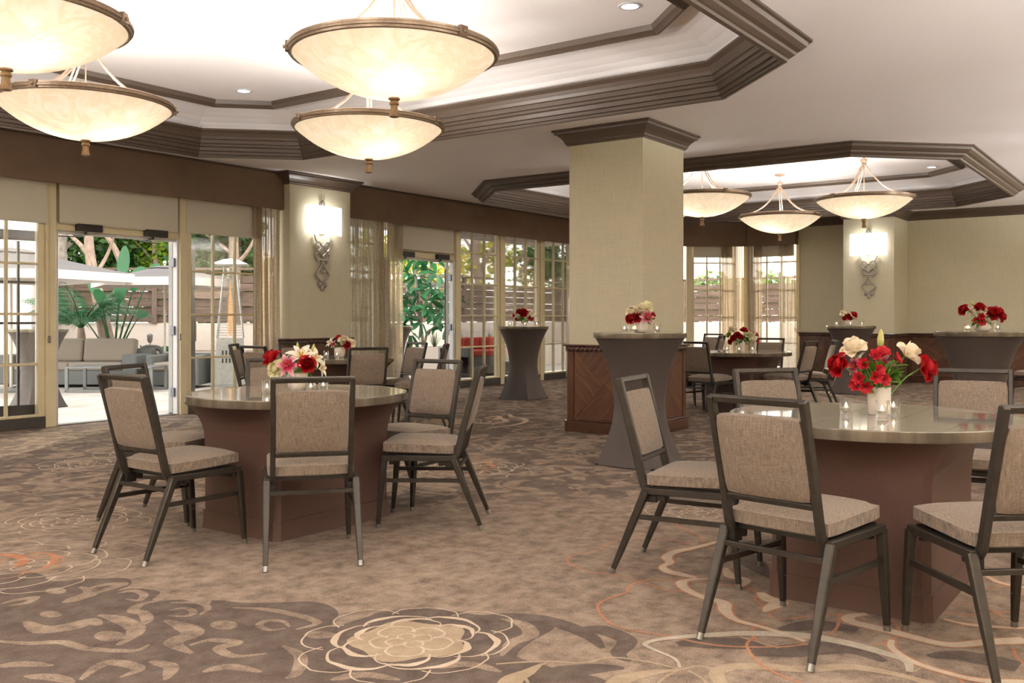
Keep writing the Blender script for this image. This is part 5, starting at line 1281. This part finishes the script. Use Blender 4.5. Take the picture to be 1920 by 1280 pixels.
for sx in (-.18, .18):
    for sy in (-.18, .18): ob('leg', MB().box(sx-.018, sx+.018, sy-.018, sy+.018, 0, .5 if sy > 0 else .4), 'outdoor_metal', sc_)
rs = thing('red_sofa', 'dark wicker outdoor sofa with red cushions behind the window grid', 'sofa', (16.15, 12.0, 0), 0)
ob('base', MB().box(-1.0, 1.0, 0, .8, .05, .42), 'wicker', rs, bevel=.01); ob('back', MB().box(-1.0, 1.0, .68, .85, .05, .62), 'wicker', rs, bevel=.02)
for sg in (-1, 1): ob('arm', MB().box(sg*.94-.06, sg*.94+.06, 0, .8, .05, .60), 'wicker', rs, bevel=.02)
for x in (-.43, .43):
    ob('seat_cushion', MB().box(x-.42, x+.42, -.02, .66, .42, .54), 'cushion_red', rs, True, bevel=.04, seg=3); ob('back_cushion', MB().box(x-.42, x+.42, .5, .66, .54, .80), 'cushion_red', rs, True, bevel=.05, seg=3)
def umbrella(label, loc, half, zr, za, rot, group='grey market umbrellas'):
    u = thing('patio_umbrella', label, 'umbrella', (loc.x, loc.y, 0), rot, group)
    n = 8; cor = []
    for k in range(n):
        a = 2*PI*k/n; r = half if k % 2 == 0 else half*.74; cor.append((r*math.cos(a), r*math.sin(a)))
    def ringz(f, z, sag=0): return [(x*f, y*f, z-(sag if i % 2 else 0)) for i, (x, y) in enumerate(cor)]
    ob('canopy', MB().loft([ringz(1, zr, -.03), ringz(.66, zr+(za-zr)*.30, .0), ringz(.32, zr+(za-zr)*.66), ringz(.16, zr+(za-zr)*.82)], False), 'umbrella_canvas', u)
    ob('vent', MB().loft([ringz(.24, zr+(za-zr)*.80), ringz(.1, zr+(za-zr)*.95), ringz(.01, za)], True), 'umbrella_canvas', u)
    ob('valance', MB().loft([ringz(1, zr, -.03), ringz(1.0, zr-.14, -.03)], False), 'umbrella_valance', u)
    ob('pole', MB().tube([(0, 0, .06), (0, 0, za+.02)], .022, 10), 'pole_white', u, True); ob('finial', MB().sphere((0, 0, za+.05), .035, 8), 'pole_white', u, True)
    ob('base', MB().lathe([(.001, .07), (.05, .07), (.06, .05), (.28, .035), (.28, 0), (.001, 0)], 24), 'outdoor_metal', u, True)
    for k in range(n):
        x, y = cor[k]; ob('rib', MB().tube([(x*.98, y*.98, zr-.0-(0 if k % 2 == 0 else -.03)), (0, 0, za-.08)], .009, 5), 'pole_white', u)
        ob('strut', MB().tube([(x*.5, y*.5, zr+(za-zr)*.42), (0, 0, zr-.1)], .008, 5), 'pole_white', u)
umbrella('larger grey square umbrella with white valance above the outdoor sofa', Wp(-8.26, 15.6), 1.96, 1.94, 2.37, RZC+.12)
umbrella('smaller grey umbrella with white valance on a pole by the armchair', Wp(rx(309, 17.25), 17.25), 1.42, 1.90, 2.17, RZC-.1)
cocktail('outdoor cocktail table in dark stretch cover behind the first gridded window', (6.66, 12.75), 'outdoor cocktail tables', 1.06)
cocktail('outdoor cocktail table in dark stretch cover seen past the sheer curtain', tuple(Wp(rx(735, 17.3), 17.3))[:2], 'outdoor cocktail tables', 1.06)
hl = Wp(rx(432, 16.9), 16.9)
ht = thing('patio_heater', 'steel pyramid patio heater with glowing flame tube', 'patio heater', (hl.x, hl.y, 0), RZC+.25)
def sqr(h, z): return [(h, h, z), (-h, h, z), (-h, -h, z), (h, -h, z)]
ob('housing', MB().loft([sqr(.27, .03), sqr(.225, .85)]), 'heater_steel', ht, bevel=.004); ob('base_plate', MB().box(-.29, .29, -.29, .29, 0, .03), 'heater_steel', ht)
for i in range(5):
    for j in range(2): ob('vent_slot', MB().box(-.12+.06*i-.012, -.12+.06*i+.012, -.256, -.246, .42+.14*j, .50+.14*j), 'closer_black', ht)
for sx in (-1, 1):
    for sy in (-1, 1): ob('leg', MB().tube([(sx*.225, sy*.225, .85), (sx*.10, sy*.10, 2.12)], .014, 6), 'heater_steel', ht, True)
wires = MB()
for k in range(26):
    z = .9+k*.046; h = .225-.125*(z-.85)/1.27; wires.tube([(h, h, z), (-h, h, z)], .003, 4).tube([(-h, h, z), (-h, -h, z)], .003, 4).tube([(-h, -h, z), (h, -h, z)], .003, 4).tube([(h, -h, z), (h, h, z)], .003, 4)
w_ = ob('wire_guard', wires, 'heater_steel', ht); w_['kind'] = 'stuff'
ob('glass_tube', MB().lathe([(.06, .86), (.06, 2.1)], 16), 'votive_glass', ht, True)
ob('flame', MB().lathe([(.004, .88), (.03, .95), (.036, 1.2), (.028, 1.5), (.012, 1.75), (.002, 1.9)], 10), 'heater_flame', ht, True)
ob('cap', MB().loft([sqr(.30, 2.14), sqr(.31, 2.16), sqr(.12, 2.25), sqr(.02, 2.27)]), 'heater_steel', ht)
gl = thing('garden_spotlight', 'small grey spotlight on a stake against the stucco wall', 'spotlight', tuple(Wp(rx(281, 20.0), 20.0, .52)), RZC)
ob('stake', MB().tube([(0, 0, 0), (.01, 0, .12), (0, 0, .2)], .012, 6), 'outdoor_metal', gl, True); ob('head', MB().lathe([(.03, .17), (.055, .22), (.06, .33), (.03, .36), (.001, .36)], 12), 'outdoor_metal', gl, True)
